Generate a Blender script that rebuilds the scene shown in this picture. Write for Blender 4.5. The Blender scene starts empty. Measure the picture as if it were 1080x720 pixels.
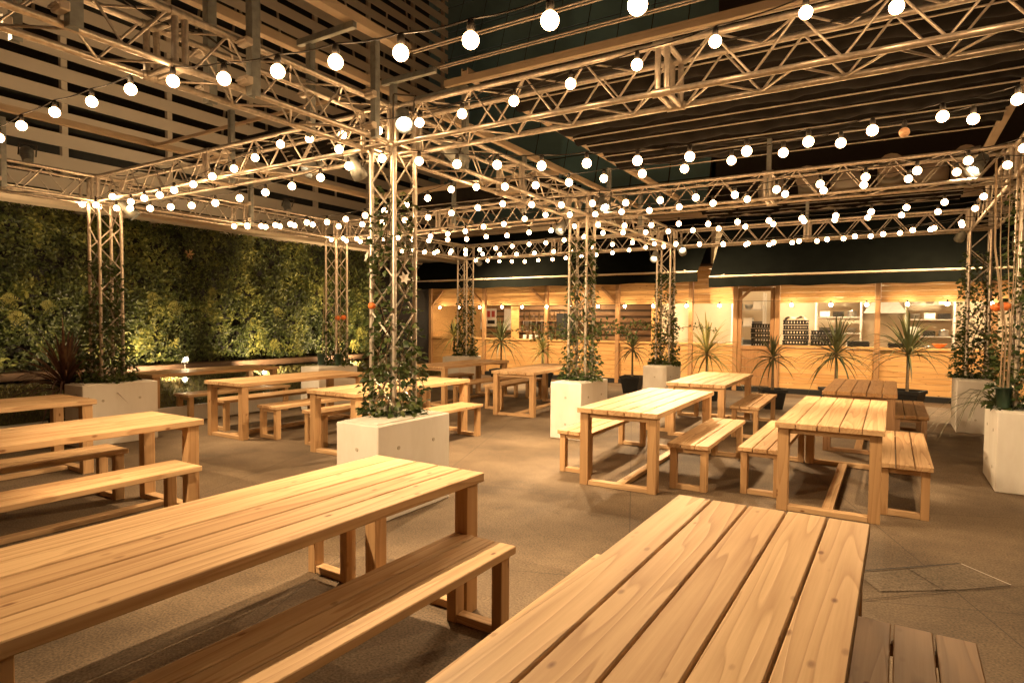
import bpy, math, random
from mathutils import Vector, Matrix
random.seed(7)
R = math.radians
# ------------------------------------------------------------------ camera, world, exposure
T = R(31.534)                       # the trusses and tables stand on one grid, turned this much from the view axis
cp, sp = math.cos(R(2.0583)), math.sin(R(2.0583)); cr, sr = math.cos(R(.4420)), math.sin(R(.4420))
ax = Vector((cr, sr*sp, sr*cp)); ay = -Vector((sr, -cr*sp, -cr*cp)); az = -Vector((0, cp, -sp))
cam_data = bpy.data.cameras.new('camera'); cam = bpy.data.objects.new('camera', cam_data)
bpy.context.scene.collection.objects.link(cam)
cam.matrix_world = Matrix(((ax.x, ay.x, az.x, 0), (ax.y, ay.y, az.y, 0), (ax.z, ay.z, az.z, 1.5725), (0, 0, 0, 1)))
cam_data.sensor_width = 36; cam_data.lens = 21.736; cam_data.shift_y = .0027
cam_data.clip_start = .05; cam_data.clip_end = 500
sc = bpy.context.scene; sc.camera = cam
world = bpy.data.worlds.new('World'); sc.world = world; world.use_nodes = True
wn = world.node_tree.nodes; wl = world.node_tree.links
bg = wn['Background']; sky = wn.new('ShaderNodeTexSky'); sky.sky_type = 'NISHITA'; sky.sun_disc = False
sky.sun_elevation = R(1); sky.sun_rotation = R(200)
tint = wn.new('ShaderNodeVectorMath'); tint.operation = 'MULTIPLY'; tint.inputs[1].default_value = (1.0, .64, .40)   # city glow
wl.new(sky.outputs[0], tint.inputs[0]); wl.new(tint.outputs[0], bg.inputs[0]); bg.inputs[1].default_value = .04
sc.view_settings.view_transform = 'Standard'; sc.view_settings.look = 'None'
sc.view_settings.exposure = 0.35; sc.view_settings.gamma = 1.0
sc.render.engine = 'CYCLES'; sc.cycles.max_bounces = 6; sc.cycles.diffuse_bounces = 3
sc.cycles.use_light_tree = True; sc.cycles.sample_clamp_indirect = 4; sc.cycles.use_denoising = True
BULB = 40.0; SPOT = 2.15
WARM = (1.0, .60, .27)
# ------------------------------------------------------------------ helpers
C = bpy.data.collections.new('scene'); sc.collection.children.link(C)
U3 = Vector((math.cos(T), -math.sin(T), 0)); V3 = Vector((math.sin(T), math.cos(T), 0))
def G(u, v, z=0): return U3*u + V3*v + Vector((0, 0, z))
def tag(o, label=None, cat=None, group=None, kind=None):
    if label: o['label'] = label
    if cat: o['category'] = cat
    if group: o['group'] = group
    if kind: o['kind'] = kind
    return o
def thing(name, label, cat, uvz=(0, 0, 0), rot=0.0, group=None):
    o = bpy.data.objects.new(name, None); o.empty_display_size = .1; C.objects.link(o)
    o.location = G(*uvz); o.rotation_euler = (0, 0, -T+rot)
    return tag(o, label, cat, group)
def copy_tree(o, parent=None):
    c = o.copy(); C.objects.link(c); c.parent = parent
    for ch in list(o.children): copy_tree(ch, c)
    return c
class MB:
    def __init__(s): s.v = []; s.f = []; s.sm = []
    def add(s, vs, fs, smooth=False):
        n = len(s.v); s.v += [tuple(p) for p in vs]; s.f += [tuple(i+n for i in f) for f in fs]; s.sm += [smooth]*len(fs); return s
    def box(s, c, d, ch=0.0, rot=None):
        hx, hy, hz = d[0]/2, d[1]/2, d[2]/2; vs = []; fs = []
        if ch <= 0:
            vs = [(x*hx, y*hy, z*hz) for x in (-1, 1) for y in (-1, 1) for z in (-1, 1)]
            fs = [(0,1,3,2), (4,6,7,5), (0,4,5,1), (2,3,7,6), (0,2,6,4), (1,5,7,3)]
        else:
            idx = {}
            for x in (-1, 1):
                for y in (-1, 1):
                    for z in (-1, 1):
                        for a in range(3):
                            h = [hx-ch, hy-ch, hz-ch]; h[a] += ch
                            idx[(x, y, z, a)] = len(vs); vs.append((x*h[0], y*h[1], z*h[2]))
            q = lambda *k: fs.append(tuple(idx[i] for i in k))
            for sg in (-1, 1):
                f = [(sg,-1,-1,0), (sg,1,-1,0), (sg,1,1,0), (sg,-1,1,0)]; q(*(f if sg > 0 else f[::-1]))
                f = [(-1,sg,-1,1), (-1,sg,1,1), (1,sg,1,1), (1,sg,-1,1)]; q(*(f if sg > 0 else f[::-1]))
                f = [(-1,-1,sg,2), (1,-1,sg,2), (1,1,sg,2), (-1,1,sg,2)]; q(*(f if sg > 0 else f[::-1]))
            for a in (-1, 1):
                for b in (-1, 1):
                    f = [(a,b,-1,0), (a,b,1,0), (a,b,1,1), (a,b,-1,1)]; q(*(f if a*b < 0 else f[::-1]))
                    f = [(a,-1,b,0), (a,1,b,0), (a,1,b,2), (a,-1,b,2)]; q(*(f if a*b > 0 else f[::-1]))
                    f = [(-1,a,b,1), (1,a,b,1), (1,a,b,2), (-1,a,b,2)]; q(*(f if a*b < 0 else f[::-1]))
            for x in (-1, 1):
                for y in (-1, 1):
                    for z in (-1, 1):
                        f = [(x,y,z,0), (x,y,z,1), (x,y,z,2)]; q(*(f if x*y*z > 0 else f[::-1]))
        M = Matrix.Identity(3) if rot is None else rot
        return s.add([M @ Vector(p) + Vector(c) for p in vs], fs)
    def tube(s, a, b, r, n=8, r2=None, cap=True, smooth=True):
        a, b = Vector(a), Vector(b); d = (b-a).normalized()
        x = d.orthogonal().normalized(); y = d.cross(x); r2 = r if r2 is None else r2
        vs = [a+(x*math.cos(k*2*math.pi/n)+y*math.sin(k*2*math.pi/n))*r for k in range(n)]
        vs += [b+(x*math.cos(k*2*math.pi/n)+y*math.sin(k*2*math.pi/n))*r2 for k in range(n)]
        s.add(vs, [(k, (k+1) % n, n+(k+1) % n, n+k) for k in range(n)], smooth)
        if cap: s.add(vs, [tuple(range(n))[::-1], tuple(range(n, 2*n))])
        return s
    def path(s, pts, r, n=6, rs=None):
        pts = [Vector(p) for p in pts]; rings = []; x = None
        for i, p in enumerate(pts):
            d = (pts[min(i+1, len(pts)-1)]-pts[max(i-1, 0)]).normalized()
            x = d.orthogonal().normalized() if x is None else (x-d*x.dot(d)).normalized()
            y = d.cross(x); rr = rs[i] if rs else r
            rings.append([p+(x*math.cos(k*2*math.pi/n)+y*math.sin(k*2*math.pi/n))*rr for k in range(n)])
        vs = [p for rg in rings for p in rg]
        fs = [(i*n+k, i*n+(k+1) % n, (i+1)*n+(k+1) % n, (i+1)*n+k) for i in range(len(pts)-1) for k in range(n)]
        s.add(vs, fs, True); s.add(vs, [tuple(range(n))[::-1], tuple(range(len(vs)-n, len(vs)))]); return s
    def lathe(s, c, prof, n=16, smooth=True):   # prof: (radius, z)
        c = Vector(c); vs = [c+Vector((r*math.cos(k*2*math.pi/n), r*math.sin(k*2*math.pi/n), z)) for r, z in prof for k in range(n)]
        m = len(prof)
        s.add(vs, [(i*n+k, i*n+(k+1) % n, (i+1)*n+(k+1) % n, (i+1)*n+k) for i in range(m-1) for k in range(n)], smooth)
        s.add(vs, [tuple(range(n))[::-1], tuple(range((m-1)*n, m*n))]); return s
    def mesh(s, name, m):
        me = bpy.data.meshes.new(name); me.from_pydata(s.v, [], s.f); me.polygons.foreach_set('use_smooth', s.sm)
        me.materials.append(m); me.update(); return me
    def build(s, name, m, parent=None, loc=(0, 0, 0)):
        o = bpy.data.objects.new(name, s.mesh(name, m)); C.objects.link(o); o.location = loc
        if parent: o.parent = parent
        return o
def lone(o, label, cat, uvz=(0, 0, 0), rot=0.0, group=None):   # a thing that is one mesh
    o.location = G(*uvz); o.rotation_euler = (0, 0, -T+rot); return tag(o, label, cat, group)
def struct(o): o.rotation_euler = (0, 0, -T); o['kind'] = 'structure'; return o
# ------------------------------------------------------------------ materials
def mat(name):
    m = bpy.data.materials.new(name); m.use_nodes = True; nt = m.node_tree
    return m, nt, nt.nodes['Principled BSDF'], nt.nodes.new, nt.links.new
def setin(b, **k):
    for n, v in k.items(): b.inputs[n.replace('_', ' ')].default_value = v
def plain(name, col, rough=.6, metal=0, vary=.12, scale=14, bump=.0, spec=.5):
    m, nt, b, N, L = mat(name); setin(b, Roughness=rough, Metallic=metal); b.inputs['Specular IOR Level'].default_value = spec
    tc = N('ShaderNodeTexCoord'); n = N('ShaderNodeTexNoise'); n.inputs['Scale'].default_value = scale; n.inputs['Detail'].default_value = 5
    L(tc.outputs['Object'], n.inputs['Vector'])
    r = N('ShaderNodeMapRange'); r.inputs['From Min'].default_value = .3; r.inputs['From Max'].default_value = .7
    r.inputs['To Min'].default_value = 1-vary; r.inputs['To Max'].default_value = 1+vary; L(n.outputs['Fac'], r.inputs['Value'])
    mx = N('ShaderNodeVectorMath'); mx.operation = 'SCALE'; mx.inputs[0].default_value = col[:3]; L(r.outputs[0], mx.inputs['Scale'])
    L(mx.outputs[0], b.inputs['Base Color'])
    if bump:
        bp = N('ShaderNodeBump'); bp.inputs['Strength'].default_value = bump; bp.inputs['Distance'].default_value = .01
        L(n.outputs['Fac'], bp.inputs['Height']); L(bp.outputs[0], b.inputs['Normal'])
    return m
def wood(name, axis, light=(.65, .455, .26), dark=(.37, .215, .105), grain=1.0, rough=.55, knots=1.0, freq=1.0):
    m, nt, b, N, L = mat(name); setin(b, Roughness=rough); b.inputs['Specular IOR Level'].default_value = .18
    tc = N('ShaderNodeTexCoord'); geo = N('ShaderNodeNewGeometry'); oi = N('ShaderNodeObjectInfo')
    ad = N('ShaderNodeMath'); ad.operation = 'MULTIPLY_ADD'; ad.inputs[1].default_value = 37.0
    L(geo.outputs['Random Per Island'], ad.inputs[0])
    rs = N('ShaderNodeMath'); rs.operation = 'MULTIPLY'; rs.inputs[1].default_value = 91.0; L(oi.outputs['Random'], rs.inputs[0]); L(rs.outputs[0], ad.inputs[2])
    cb = N('ShaderNodeCombineXYZ'); L(ad.outputs[0], cb.inputs[0]); L(ad.outputs[0], cb.inputs[1]); L(ad.outputs[0], cb.inputs[2])
    sm = N('ShaderNodeVectorMath'); sm.operation = 'ADD'; L(tc.outputs['Object'], sm.inputs[0]); L(cb.outputs[0], sm.inputs[1])
    def scaled(a, l):
        mp = N('ShaderNodeVectorMath'); mp.operation = 'MULTIPLY'
        mp.inputs[1].default_value = tuple(l if i == axis else a for i in range(3)); L(sm.outputs[0], mp.inputs[0]); return mp.outputs[0]
    # broad growth rings, stretched along the board and bent by a second noise
    warp = N('ShaderNodeTexNoise'); warp.inputs['Scale'].default_value = 1; warp.inputs['Detail'].default_value = 2; L(scaled(5.5*freq, .33), warp.inputs['Vector'])
    rings = N('ShaderNodeMath'); rings.operation = 'MULTIPLY'; rings.inputs[1].default_value = 11.0; L(warp.outputs['Fac'], rings.inputs[0])
    fr = N('ShaderNodeMath'); fr.operation = 'FRACT'; L(rings.outputs[0], fr.inputs[0])
    cr1 = N('ShaderNodeValToRGB'); e = cr1.color_ramp.elements; e[0].position = 0; e[0].color = (0, 0, 0, 1); e[1].position = .72; e[1].color = (.55, .55, .55, 1)
    x = e.new(.93); x.color = (1, 1, 1, 1); x = e.new(1.0); x.color = (.05, .05, .05, 1); L(fr.outputs[0], cr1.inputs[0])
    fine = N('ShaderNodeTexNoise'); fine.inputs['Scale'].default_value = 1; fine.inputs['Detail'].default_value = 5; fine.inputs['Roughness'].default_value = .65; L(scaled(75*freq, 2.2), fine.inputs['Vector'])
    tone = N('ShaderNodeTexNoise'); tone.inputs['Scale'].default_value = 1.3; tone.inputs['Detail'].default_value = 2; L(sm.outputs[0], tone.inputs['Vector'])
    a1 = N('ShaderNodeMath'); a1.operation = 'MULTIPLY'; a1.inputs[1].default_value = .6*grain; L(cr1.outputs[0], a1.inputs[0])
    a2 = N('ShaderNodeMath'); a2.operation = 'MULTIPLY_ADD'; a2.inputs[1].default_value = .85*grain; L(fine.outputs['Fac'], a2.inputs[0]); L(a1.outputs[0], a2.inputs[2])
    a3 = N('ShaderNodeMath'); a3.operation = 'MULTIPLY_ADD'; a3.inputs[1].default_value = .42; L(geo.outputs['Random Per Island'], a3.inputs[0]); L(a2.outputs[0], a3.inputs[2])
    a4 = N('ShaderNodeMath'); a4.operation = 'MULTIPLY_ADD'; a4.inputs[1].default_value = .5; L(tone.outputs['Fac'], a4.inputs[0]); L(a3.outputs[0], a4.inputs[2])
    mr = N('ShaderNodeMapRange'); mr.inputs['From Min'].default_value = .75; mr.inputs['From Max'].default_value = 1.75; L(a4.outputs[0], mr.inputs['Value'])
    mix = N('ShaderNodeMix'); mix.data_type = 'RGBA'; mix.inputs['A'].default_value = (*light, 1); mix.inputs['B'].default_value = (*dark, 1); L(mr.outputs[0], mix.inputs['Factor'])
    # knots
    vo = N('ShaderNodeTexVoronoi'); vo.inputs['Scale'].default_value = 1; vo.inputs['Randomness'].default_value = 1; L(scaled(13, 6.5), vo.inputs['Vector'])
    kr = N('ShaderNodeMapRange'); kr.inputs['From Min'].default_value = .07; kr.inputs['From Max'].default_value = .16; kr.inputs['To Min'].default_value = 1.0*knots; kr.inputs['To Max'].default_value = 0
    kc = N('ShaderNodeSeparateColor'); L(vo.outputs['Color'], kc.inputs[0]); kq = N('ShaderNodeMath'); kq.operation = 'POWER'; kq.inputs[1].default_value = 1.6; L(kc.outputs[0], kq.inputs[0])
    L(vo.outputs['Distance'], kr.inputs['Value']); km = N('ShaderNodeMath'); km.operation = 'MULTIPLY'; L(kr.outputs[0], km.inputs[0]); L(kq.outputs[0], km.inputs[1])
    k2 = N('ShaderNodeMix'); k2.data_type = 'RGBA'; k2.inputs['B'].default_value = (.15, .055, .02, 1); L(mix.outputs['Result'], k2.inputs['A']); L(km.outputs[0], k2.inputs['Factor'])
    L(k2.outputs['Result'], b.inputs['Base Color'])
    bp = N('ShaderNodeBump'); bp.inputs['Strength'].default_value = .4; bp.inputs['Distance'].default_value = .002; L(a2.outputs[0], bp.inputs['Height']); L(bp.outputs[0], b.inputs['Normal'])
    return m
def leafmat(name, cols, patch=1.6, rough=.5, transl=True):
    m, nt, b, N, L = mat(name); setin(b, Roughness=rough)
    tc = N('ShaderNodeTexCoord'); geo = N('ShaderNodeNewGeometry'); n = N('ShaderNodeTexNoise'); n.inputs['Scale'].default_value = patch; n.inputs['Detail'].default_value = 3
    L(tc.outputs['Object'], n.inputs['Vector'])
    a = N('ShaderNodeMath'); a.operation = 'MULTIPLY_ADD'; a.inputs[1].default_value = .55; L(geo.outputs['Random Per Island'], a.inputs[0])
    s = N('ShaderNodeMapRange'); s.inputs['From Min'].default_value = .35; s.inputs['From Max'].default_value = .65; s.inputs['To Max'].default_value = .5
    L(n.outputs['Fac'], s.inputs['Value']); L(s.outputs[0], a.inputs[2])
    r = N('ShaderNodeValToRGB'); e = r.color_ramp.elements
    e[0].color = (*cols[0], 1); e[1].color = (*cols[-1], 1); e[1].position = 1
    for i, c in enumerate(cols[1:-1]): x = e.new((i+1)/(len(cols)-1)); x.color = (*c, 1)
    L(a.outputs[0], r.inputs[0]); L(r.outputs[0], b.inputs['Base Color'])
    if transl:
        t = N('ShaderNodeBsdfTranslucent'); L(r.outputs[0], t.inputs[0]); ms = N('ShaderNodeMixShader'); ms.inputs[0].default_value = .25
        L(b.outputs[0], ms.inputs[1]); L(t.outputs[0], ms.inputs[2]); L(ms.outputs[0], nt.nodes['Material Output'].inputs[0])
    return m
def emit(name, col, st):
    m, nt, b, N, L = mat(name); setin(b, Base_Color=(.8, .8, .8, 1), Emission_Color=(*col, 1), Emission_Strength=st); return m
M = {}
M['wood_x'] = wood('pine_across', 0); M['wood_y'] = wood('pine_along', 1); M['wood_z'] = wood('pine_upright', 2, light=(.54, .35, .18))
M['brown_x'] = wood('aged_shaded_pine_across', 0, light=(.36, .22, .12), dark=(.22, .12, .06)); M['brown_y'] = wood('aged_shaded_pine_along', 1, light=(.44, .26, .12), dark=(.26, .14, .06)); M['brown_z'] = wood('aged_shaded_pine_upright', 2, light=(.36, .22, .12), dark=(.2, .11, .055))  # weathered brown pine, also the painted shade of the bottom right bench
M['bar_board'] = wood('bar_cladding', 0, light=(.66, .40, .165), dark=(.46, .25, .09), knots=1.0, freq=.7)
M['bar_post'] = wood('bar_post_timber', 2, light=(.42, .25, .12), dark=(.30, .16, .07), knots=.4)
M['door_wood'] = wood('door_timber', 2, light=(.36, .2, .09), dark=(.25, .13, .055), knots=.2)
M['alu'] = plain('truss_aluminium', (.62, .57, .50), .38, .65, .2, 30)
M['galv'] = plain('galvanised_steel', (.34, .37, .36), .5, .6, .18, 22)
M['dark_metal'] = plain('dark_metal', (.05, .045, .04), .5, .3)
M['black'] = plain('black_plastic', (.018, .018, .018), .6, 0, .12, 14, 0, .2)
M['fabric'] = plain('dark_canopy_cloth', (.009, .008, .007), .8, 0, .6, 5, .8, .15)
M['awning'] = plain('dark_green_awning_cloth', (.005, .006, .005), .95, 0, .2, 5, 0, .03)
M['rod'] = plain('pale_rod', (.66, .6, .52), .4, .2)
M['facade'] = plain('facade_louvre_paint', (.66, .58, .46), .7, 0, .06, 1.2)
M['facade_dark'] = plain('facade_recess', (.035, .035, .03), .7)
M['tan'] = plain('tan_painted_steel', (.50, .41, .29), .6, 0, .1, 3)
M['white'] = plain('white_paint', (.75, .72, .66), .5, 0, .05)
M['cream'] = plain('cream_wall_paint', (.62, .52, .38), .7, 0, .08, 2)
M['brownwall'] = plain('brown_wall', (.10, .06, .035), .7)
M['steel'] = plain('kitchen_steel', (.55, .52, .48), .35, .7, .1)
M['cable'] = plain('black_cable', (.02, .018, .016), .6)
M['tancord'] = plain('tan_cord', (.36, .28, .19), .8)
M['potgreen'] = plain('dark_green_plastic', (.02, .05, .03), .45)
M['soil'] = plain('planting_soil', (.05, .035, .022), .95, 0, .4, 40, .5)
M['stem'] = plain('plant_stem', (.13, .09, .05), .8, 0, .3, 30)
M['orange'] = plain('orange_peel', (.75, .2, .045), .5, 0, .1, 60)
M['flower'] = plain('white_petals', (.72, .66, .58), .6)
M['red'] = plain('red_print', (.4, .06, .05), .6)
M['glassy'] = plain('bottle_glass', (.12, .07, .03), .12, 0, .5, 3)
M['cloth'] = plain('white_cloth', (.75, .68, .56), .8)
M['bulb'] = emit('lit_bulb', (1, .57, .25), BULB)
M['bulb_off'] = plain('unlit_frosted_bulb', (.72, .46, .28), .35)
M['lens'] = emit('lit_lens', (1, .80, .52), 90)
M['tube_light'] = emit('lit_kitchen_lamp', (1, .74, .42), 330)
M['bulb_bar'] = emit('lit_bar_bulb', (1, .68, .36), 190)
M['tiehole'] = plain('tie_hole_mortar', (.5, .46, .38), .9)
M['leaf_hedge'] = leafmat('living_wall_leaves', [(.008, .014, .005), (.03, .045, .012), (.09, .115, .027), (.28, .29, .07)], 1.6)
M['leaf_fern'] = leafmat('bright_fern_leaves', [(.16, .17, .04), (.26, .25, .06)], 3)
M['leaf_dry'] = leafmat('dry_fern_leaves', [(.28, .17, .07), (.4, .26, .12)], 3)
M['leaf_ivy'] = leafmat('climber_leaves', [(.015, .032, .012), (.035, .065, .02), (.075, .115, .03), (.17, .2, .07)], 5)
M['leaf_dracaena'] = leafmat('dracaena_blades', [(.03, .045, .018), (.07, .08, .03), (.16, .15, .06)], 3)
M['leaf_yellow'] = leafmat('yellow_dracaena_blades', [(.10, .11, .03), (.24, .22, .07), (.34, .3, .1)], 3)
M['leaf_purple'] = leafmat('purple_dracaena_blades', [(.05, .022, .022), (.14, .07, .05), (.34, .22, .12)], 3)
M['grassblade'] = leafmat('lawn_blades', [(.06, .07, .02), (.13, .13, .035), (.2, .18, .06)], 1)
M['lawn_soil'] = plain('lawn_soil', (.07, .065, .03), .95, 0, .35, 12)
def concrete():
    m, nt, b, N, L = mat('planter_concrete'); setin(b, Roughness=.8)
    tc = N('ShaderNodeTexCoord'); n = N('ShaderNodeTexNoise'); n.inputs['Scale'].default_value = 2.2; n.inputs['Detail'].default_value = 6; n.inputs['Roughness'].default_value = .65
    mp = N('ShaderNodeVectorMath'); mp.operation = 'MULTIPLY'; mp.inputs[1].default_value = (1.6, 1.6, .45); L(tc.outputs['Object'], mp.inputs[0]); L(mp.outputs[0], n.inputs['Vector'])
    r = N('ShaderNodeValToRGB'); e = r.color_ramp.elements; e[0].position = .3; e[0].color = (.70, .67, .61, 1); e[1].position = .6; e[1].color = (.80, .78, .73, 1); L(n.outputs['Fac'], r.inputs[0])
    v = N('ShaderNodeTexVoronoi'); v.inputs['Scale'].default_value = 45; L(tc.outputs['Object'], v.inputs['Vector'])
    k = N('ShaderNodeMapRange'); k.inputs['From Min'].default_value = .04; k.inputs['From Max'].default_value = .12; k.inputs['To Min'].default_value = .2; k.inputs['To Max'].default_value = 0; L(v.outputs['Distance'], k.inputs['Value'])
    mx = N('ShaderNodeMix'); mx.data_type = 'RGBA'; mx.inputs['B'].default_value = (.25, .21, .16, 1); L(r.outputs[0], mx.inputs['A']); L(k.outputs[0], mx.inputs['Factor']); L(mx.outputs['Result'], b.inputs['Base Color'])
    bp = N('ShaderNodeBump'); bp.inputs['Strength'].default_value = .3; bp.inputs['Distance'].default_value = .004; L(n.outputs['Fac'], bp.inputs['Height']); L(bp.outputs[0], b.inputs['Normal'])
    return m
M['concrete'] = concrete()
def paving(name, c0, c1, c2, joints=True):
    m, nt, b, N, L = mat(name); setin(b, Roughness=.82)
    tc = N('ShaderNodeTexCoord')
    big = N('ShaderNodeTexNoise'); big.inputs['Scale'].default_value = 1.15; big.inputs['Detail'].default_value = 7; big.inputs['Roughness'].default_value = .62; L(tc.outputs['Object'], big.inputs['Vector'])
    r = N('ShaderNodeValToRGB'); e = r.color_ramp.elements; e[0].position = .34; e[0].color = (*c0, 1); e[1].position = .68; e[1].color = (*c2, 1); x = e.new(.5); x.color = (*c1, 1); L(big.outputs['Fac'], r.inputs[0])
    sp_ = N('ShaderNodeTexNoise'); sp_.inputs['Scale'].default_value = 80; sp_.inputs['Detail'].default_value = 3; L(tc.outputs['Object'], sp_.inputs['Vector'])
    mr = N('ShaderNodeMapRange'); mr.inputs['From Min'].default_value = .3; mr.inputs['From Max'].default_value = .7; mr.inputs['To Min'].default_value = .5; mr.inputs['To Max'].default_value = 1.5; L(sp_.outputs['Fac'], mr.inputs['Value'])
    sc_ = N('ShaderNodeVectorMath'); sc_.operation = 'SCALE'; L(r.outputs[0], sc_.inputs[0]); L(mr.outputs[0], sc_.inputs['Scale'])
    out = sc_.outputs[0]
    vor = N('ShaderNodeTexVoronoi'); vor.inputs['Scale'].default_value = 9; L(tc.outputs['Object'], vor.inputs['Vector'])
    st = N('ShaderNodeTexNoise'); st.inputs['Scale'].default_value = 4.5; st.inputs['Detail'].default_value = 8; st.inputs['Roughness'].default_value = .75; L(tc.outputs['Object'], st.inputs['Vector'])
    s2 = N('ShaderNodeMapRange'); s2.inputs['From Min'].default_value = .56; s2.inputs['From Max'].default_value = .72; s2.inputs['To Max'].default_value = .65; L(st.outputs['Fac'], s2.inputs['Value'])
    mx2 = N('ShaderNodeMix'); mx2.data_type = 'RGBA'; mx2.inputs['B'].default_value = (.085, .062, .04, 1); L(out, mx2.inputs['A']); L(s2.outputs[0], mx2.inputs['Factor']); out = mx2.outputs['Result']
    if joints:
        br = N('ShaderNodeTexBrick'); br.offset = 0; br.inputs['Scale'].default_value = 1; br.inputs['Mortar Size'].default_value = .004; br.inputs['Brick Width'].default_value = 1.9; br.inputs['Row Height'].default_value = 1.9
        br.inputs['Color1'].default_value = (0, 0, 0, 1); br.inputs['Color2'].default_value = (0, 0, 0, 1); br.inputs['Mortar'].default_value = (.75, .75, .75, 1)
        mp = N('ShaderNodeMapping'); mp.inputs['Rotation'].default_value = (0, 0, R(31.5+38)); L(tc.outputs['Object'], mp.inputs[0]); L(mp.outputs[0], br.inputs['Vector'])
        j = N('ShaderNodeMix'); j.data_type = 'RGBA'; j.inputs['B'].default_value = (.05, .038, .028, 1); L(out, j.inputs['A']); L(br.outputs['Color'], j.inputs['Factor']); out = j.outputs['Result']
    L(out, b.inputs['Base Color'])
    bp = N('ShaderNodeBump'); bp.inputs['Strength'].default_value = .35; bp.inputs['Distance'].default_value = .004; L(sp_.outputs['Fac'], bp.inputs['Height']); L(bp.outputs[0], b.inputs['Normal'])
    return m
M['ground'] = paving('plaza_concrete', (.095, .066, .041), (.145, .103, .064), (.20, .148, .095))
M['slab'] = paving('pale_slab', (.13, .098, .064), (.165, .125, .083), (.2, .155, .105), False)
def glassgrid():
    m, nt, b, N, L = mat('curtain_wall_glass'); setin(b, Roughness=.28, Base_Color=(.045, .052, .045, 1))
    return m
M['curtain'] = plain('curtain_wall_panels', (.20, .42, .46), .4, 0, .25, .35)
def pane():
    m, nt, b, N, L = mat('window_pane'); setin(b, Roughness=.02, Base_Color=(1, 1, 1, 1)); b.inputs['Transmission Weight'].default_value = 1; b.inputs['IOR'].default_value = 1.02
    return m
M['pane'] = pane()
# ------------------------------------------------------------------ setting: ground, slabs, lawn
g = MB(); g.add([(-70, -50, 0), (70, -50, 0), (70, 90, 0), (-70, 90, 0)], [(0, 1, 2, 3)]); struct(g.build('ground', M['ground']))
def sheet(name, pts, z, m):
    b = MB(); n = len(pts); b.add([(x, y, z) for x, y in pts], [tuple(range(n))]); return struct(b.build(name, m))
sheet('pavement', [(.42, 4.96), (.64, 4.73), (.40, 4.5), (-.02, 4.2), (-.15, 4.43)], .004, M['slab'])
for (a, c, w, m) in (((-.17, 4.445), (.42, 4.975), .012, 'black'), ((.43, 4.975), (.655, 4.73), .008, 'rod'), ((.655, 4.72), (.40, 4.485), .007, 'soil'), ((.40, 4.49), (-.30, 3.82), .006, 'soil'), ((.12, 4.7), (.30, 4.42), .006, 'soil')):
    d = Vector((c[0]-a[0], c[1]-a[1])).normalized(); n_ = (-d.y*w/2, d.x*w/2)
    sheet('pavement_joint', [(a[0]+n_[0], a[1]+n_[1]), (a[0]-n_[0], a[1]-n_[1]), (c[0]-n_[0], c[1]-n_[1]), (c[0]+n_[0], c[1]+n_[1])], .008, M[m])
arc = [(-4.6+2.6*math.cos(a), 6.1-2.0*math.sin(a)) for a in [R(20+d*8) for d in range(12)]]
arc2 = [(-4.6+2.48*math.cos(a), 6.1-1.88*math.sin(a)) for a in [R(20+d*8) for d in range(12)]]
b = MB()                                                   # raised lawn under the living wall
b.add([(-9.35, -3, 0), (-9.35, 12.4, 0), (-9.35, -3, .22), (-9.35, 12.4, .22), (-10.4, -3, .60), (-10.4, 12.4, .60), (-11.4, -3, .62), (-11.4, 12.4, .62)],
      [(0, 1, 3, 2), (2, 3, 5, 4), (4, 5, 7, 6)])
struct(b.build('lawn_bank_ground', M['lawn_soil']))
b = MB(); b.box((-9.3, 4.7, .12), (.1, 15.4, .24), .01); k = b.build('stone_kerb', M['concrete']); struct(k)
b = MB()
for i in range(15000):
    u = random.uniform(-10.6, -9.36); v = random.uniform(1.5, 12.2); z = .22+(min(-9.35-u, 1.05))*.38/1.05
    h = random.uniform(.03, .075); a = random.random()*6.28; dx, dy = math.cos(a)*.006, math.sin(a)*.006; lx, ly = random.uniform(-.03, .03), random.uniform(-.03, .03)
    b.add([(u-dx, v-dy, z), (u+dx, v+dy, z), (u+lx, v+ly, z+h)], [(0, 1, 2)])
o = b.build('grass', M['grassblade']); o.rotation_euler = (0, 0, -T); tag(o, 'short green grass on the bank below the living wall', 'grass', kind='stuff')
# ------------------------------------------------------------------ louvred building on the left
lb = thing('louvred_building', 'tall building clad in pale horizontal louvres above the living wall', 'building', (-13, 8, 0))
b = MB()
for i in range(30): b.box((0, -1.0, 3.62+i*.40), (.02, 19.8, .235))
b.build('louvre_slats', M['facade'], lb)
b = MB()
for v in [-10.3+i*1.95 for i in range(10)]+[8.78]: b.box((-.12, v, 9.3), (.10, .10, 12.0))
b.build('mullion_frame', M['facade'], lb)
b = MB(); b.box((-.95, -1.0, 8.6), (.1, 20, 14)); b.box((.1, -1, 1.6), (.12, 19.8, 3.1)); b.build('wall', M['facade_dark'], lb)
b = MB(); b.box((2.55, -.6, 3.3), (.3, 19.6, .2), .01); b.box((1.3, -.6, 3.34), (2.3, 19.6, .08)); b.build('ledge', M['tan'], lb)
b = MB()
for k in range(26):
    v = -10+k*.72; b.tube((-.5, v, 3.5+random.random()*6), (-.5, v+random.uniform(-1, 1), 9+random.random()*5), .03, 5)
b.build('diagonal_brace', M['facade'], lb)
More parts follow.
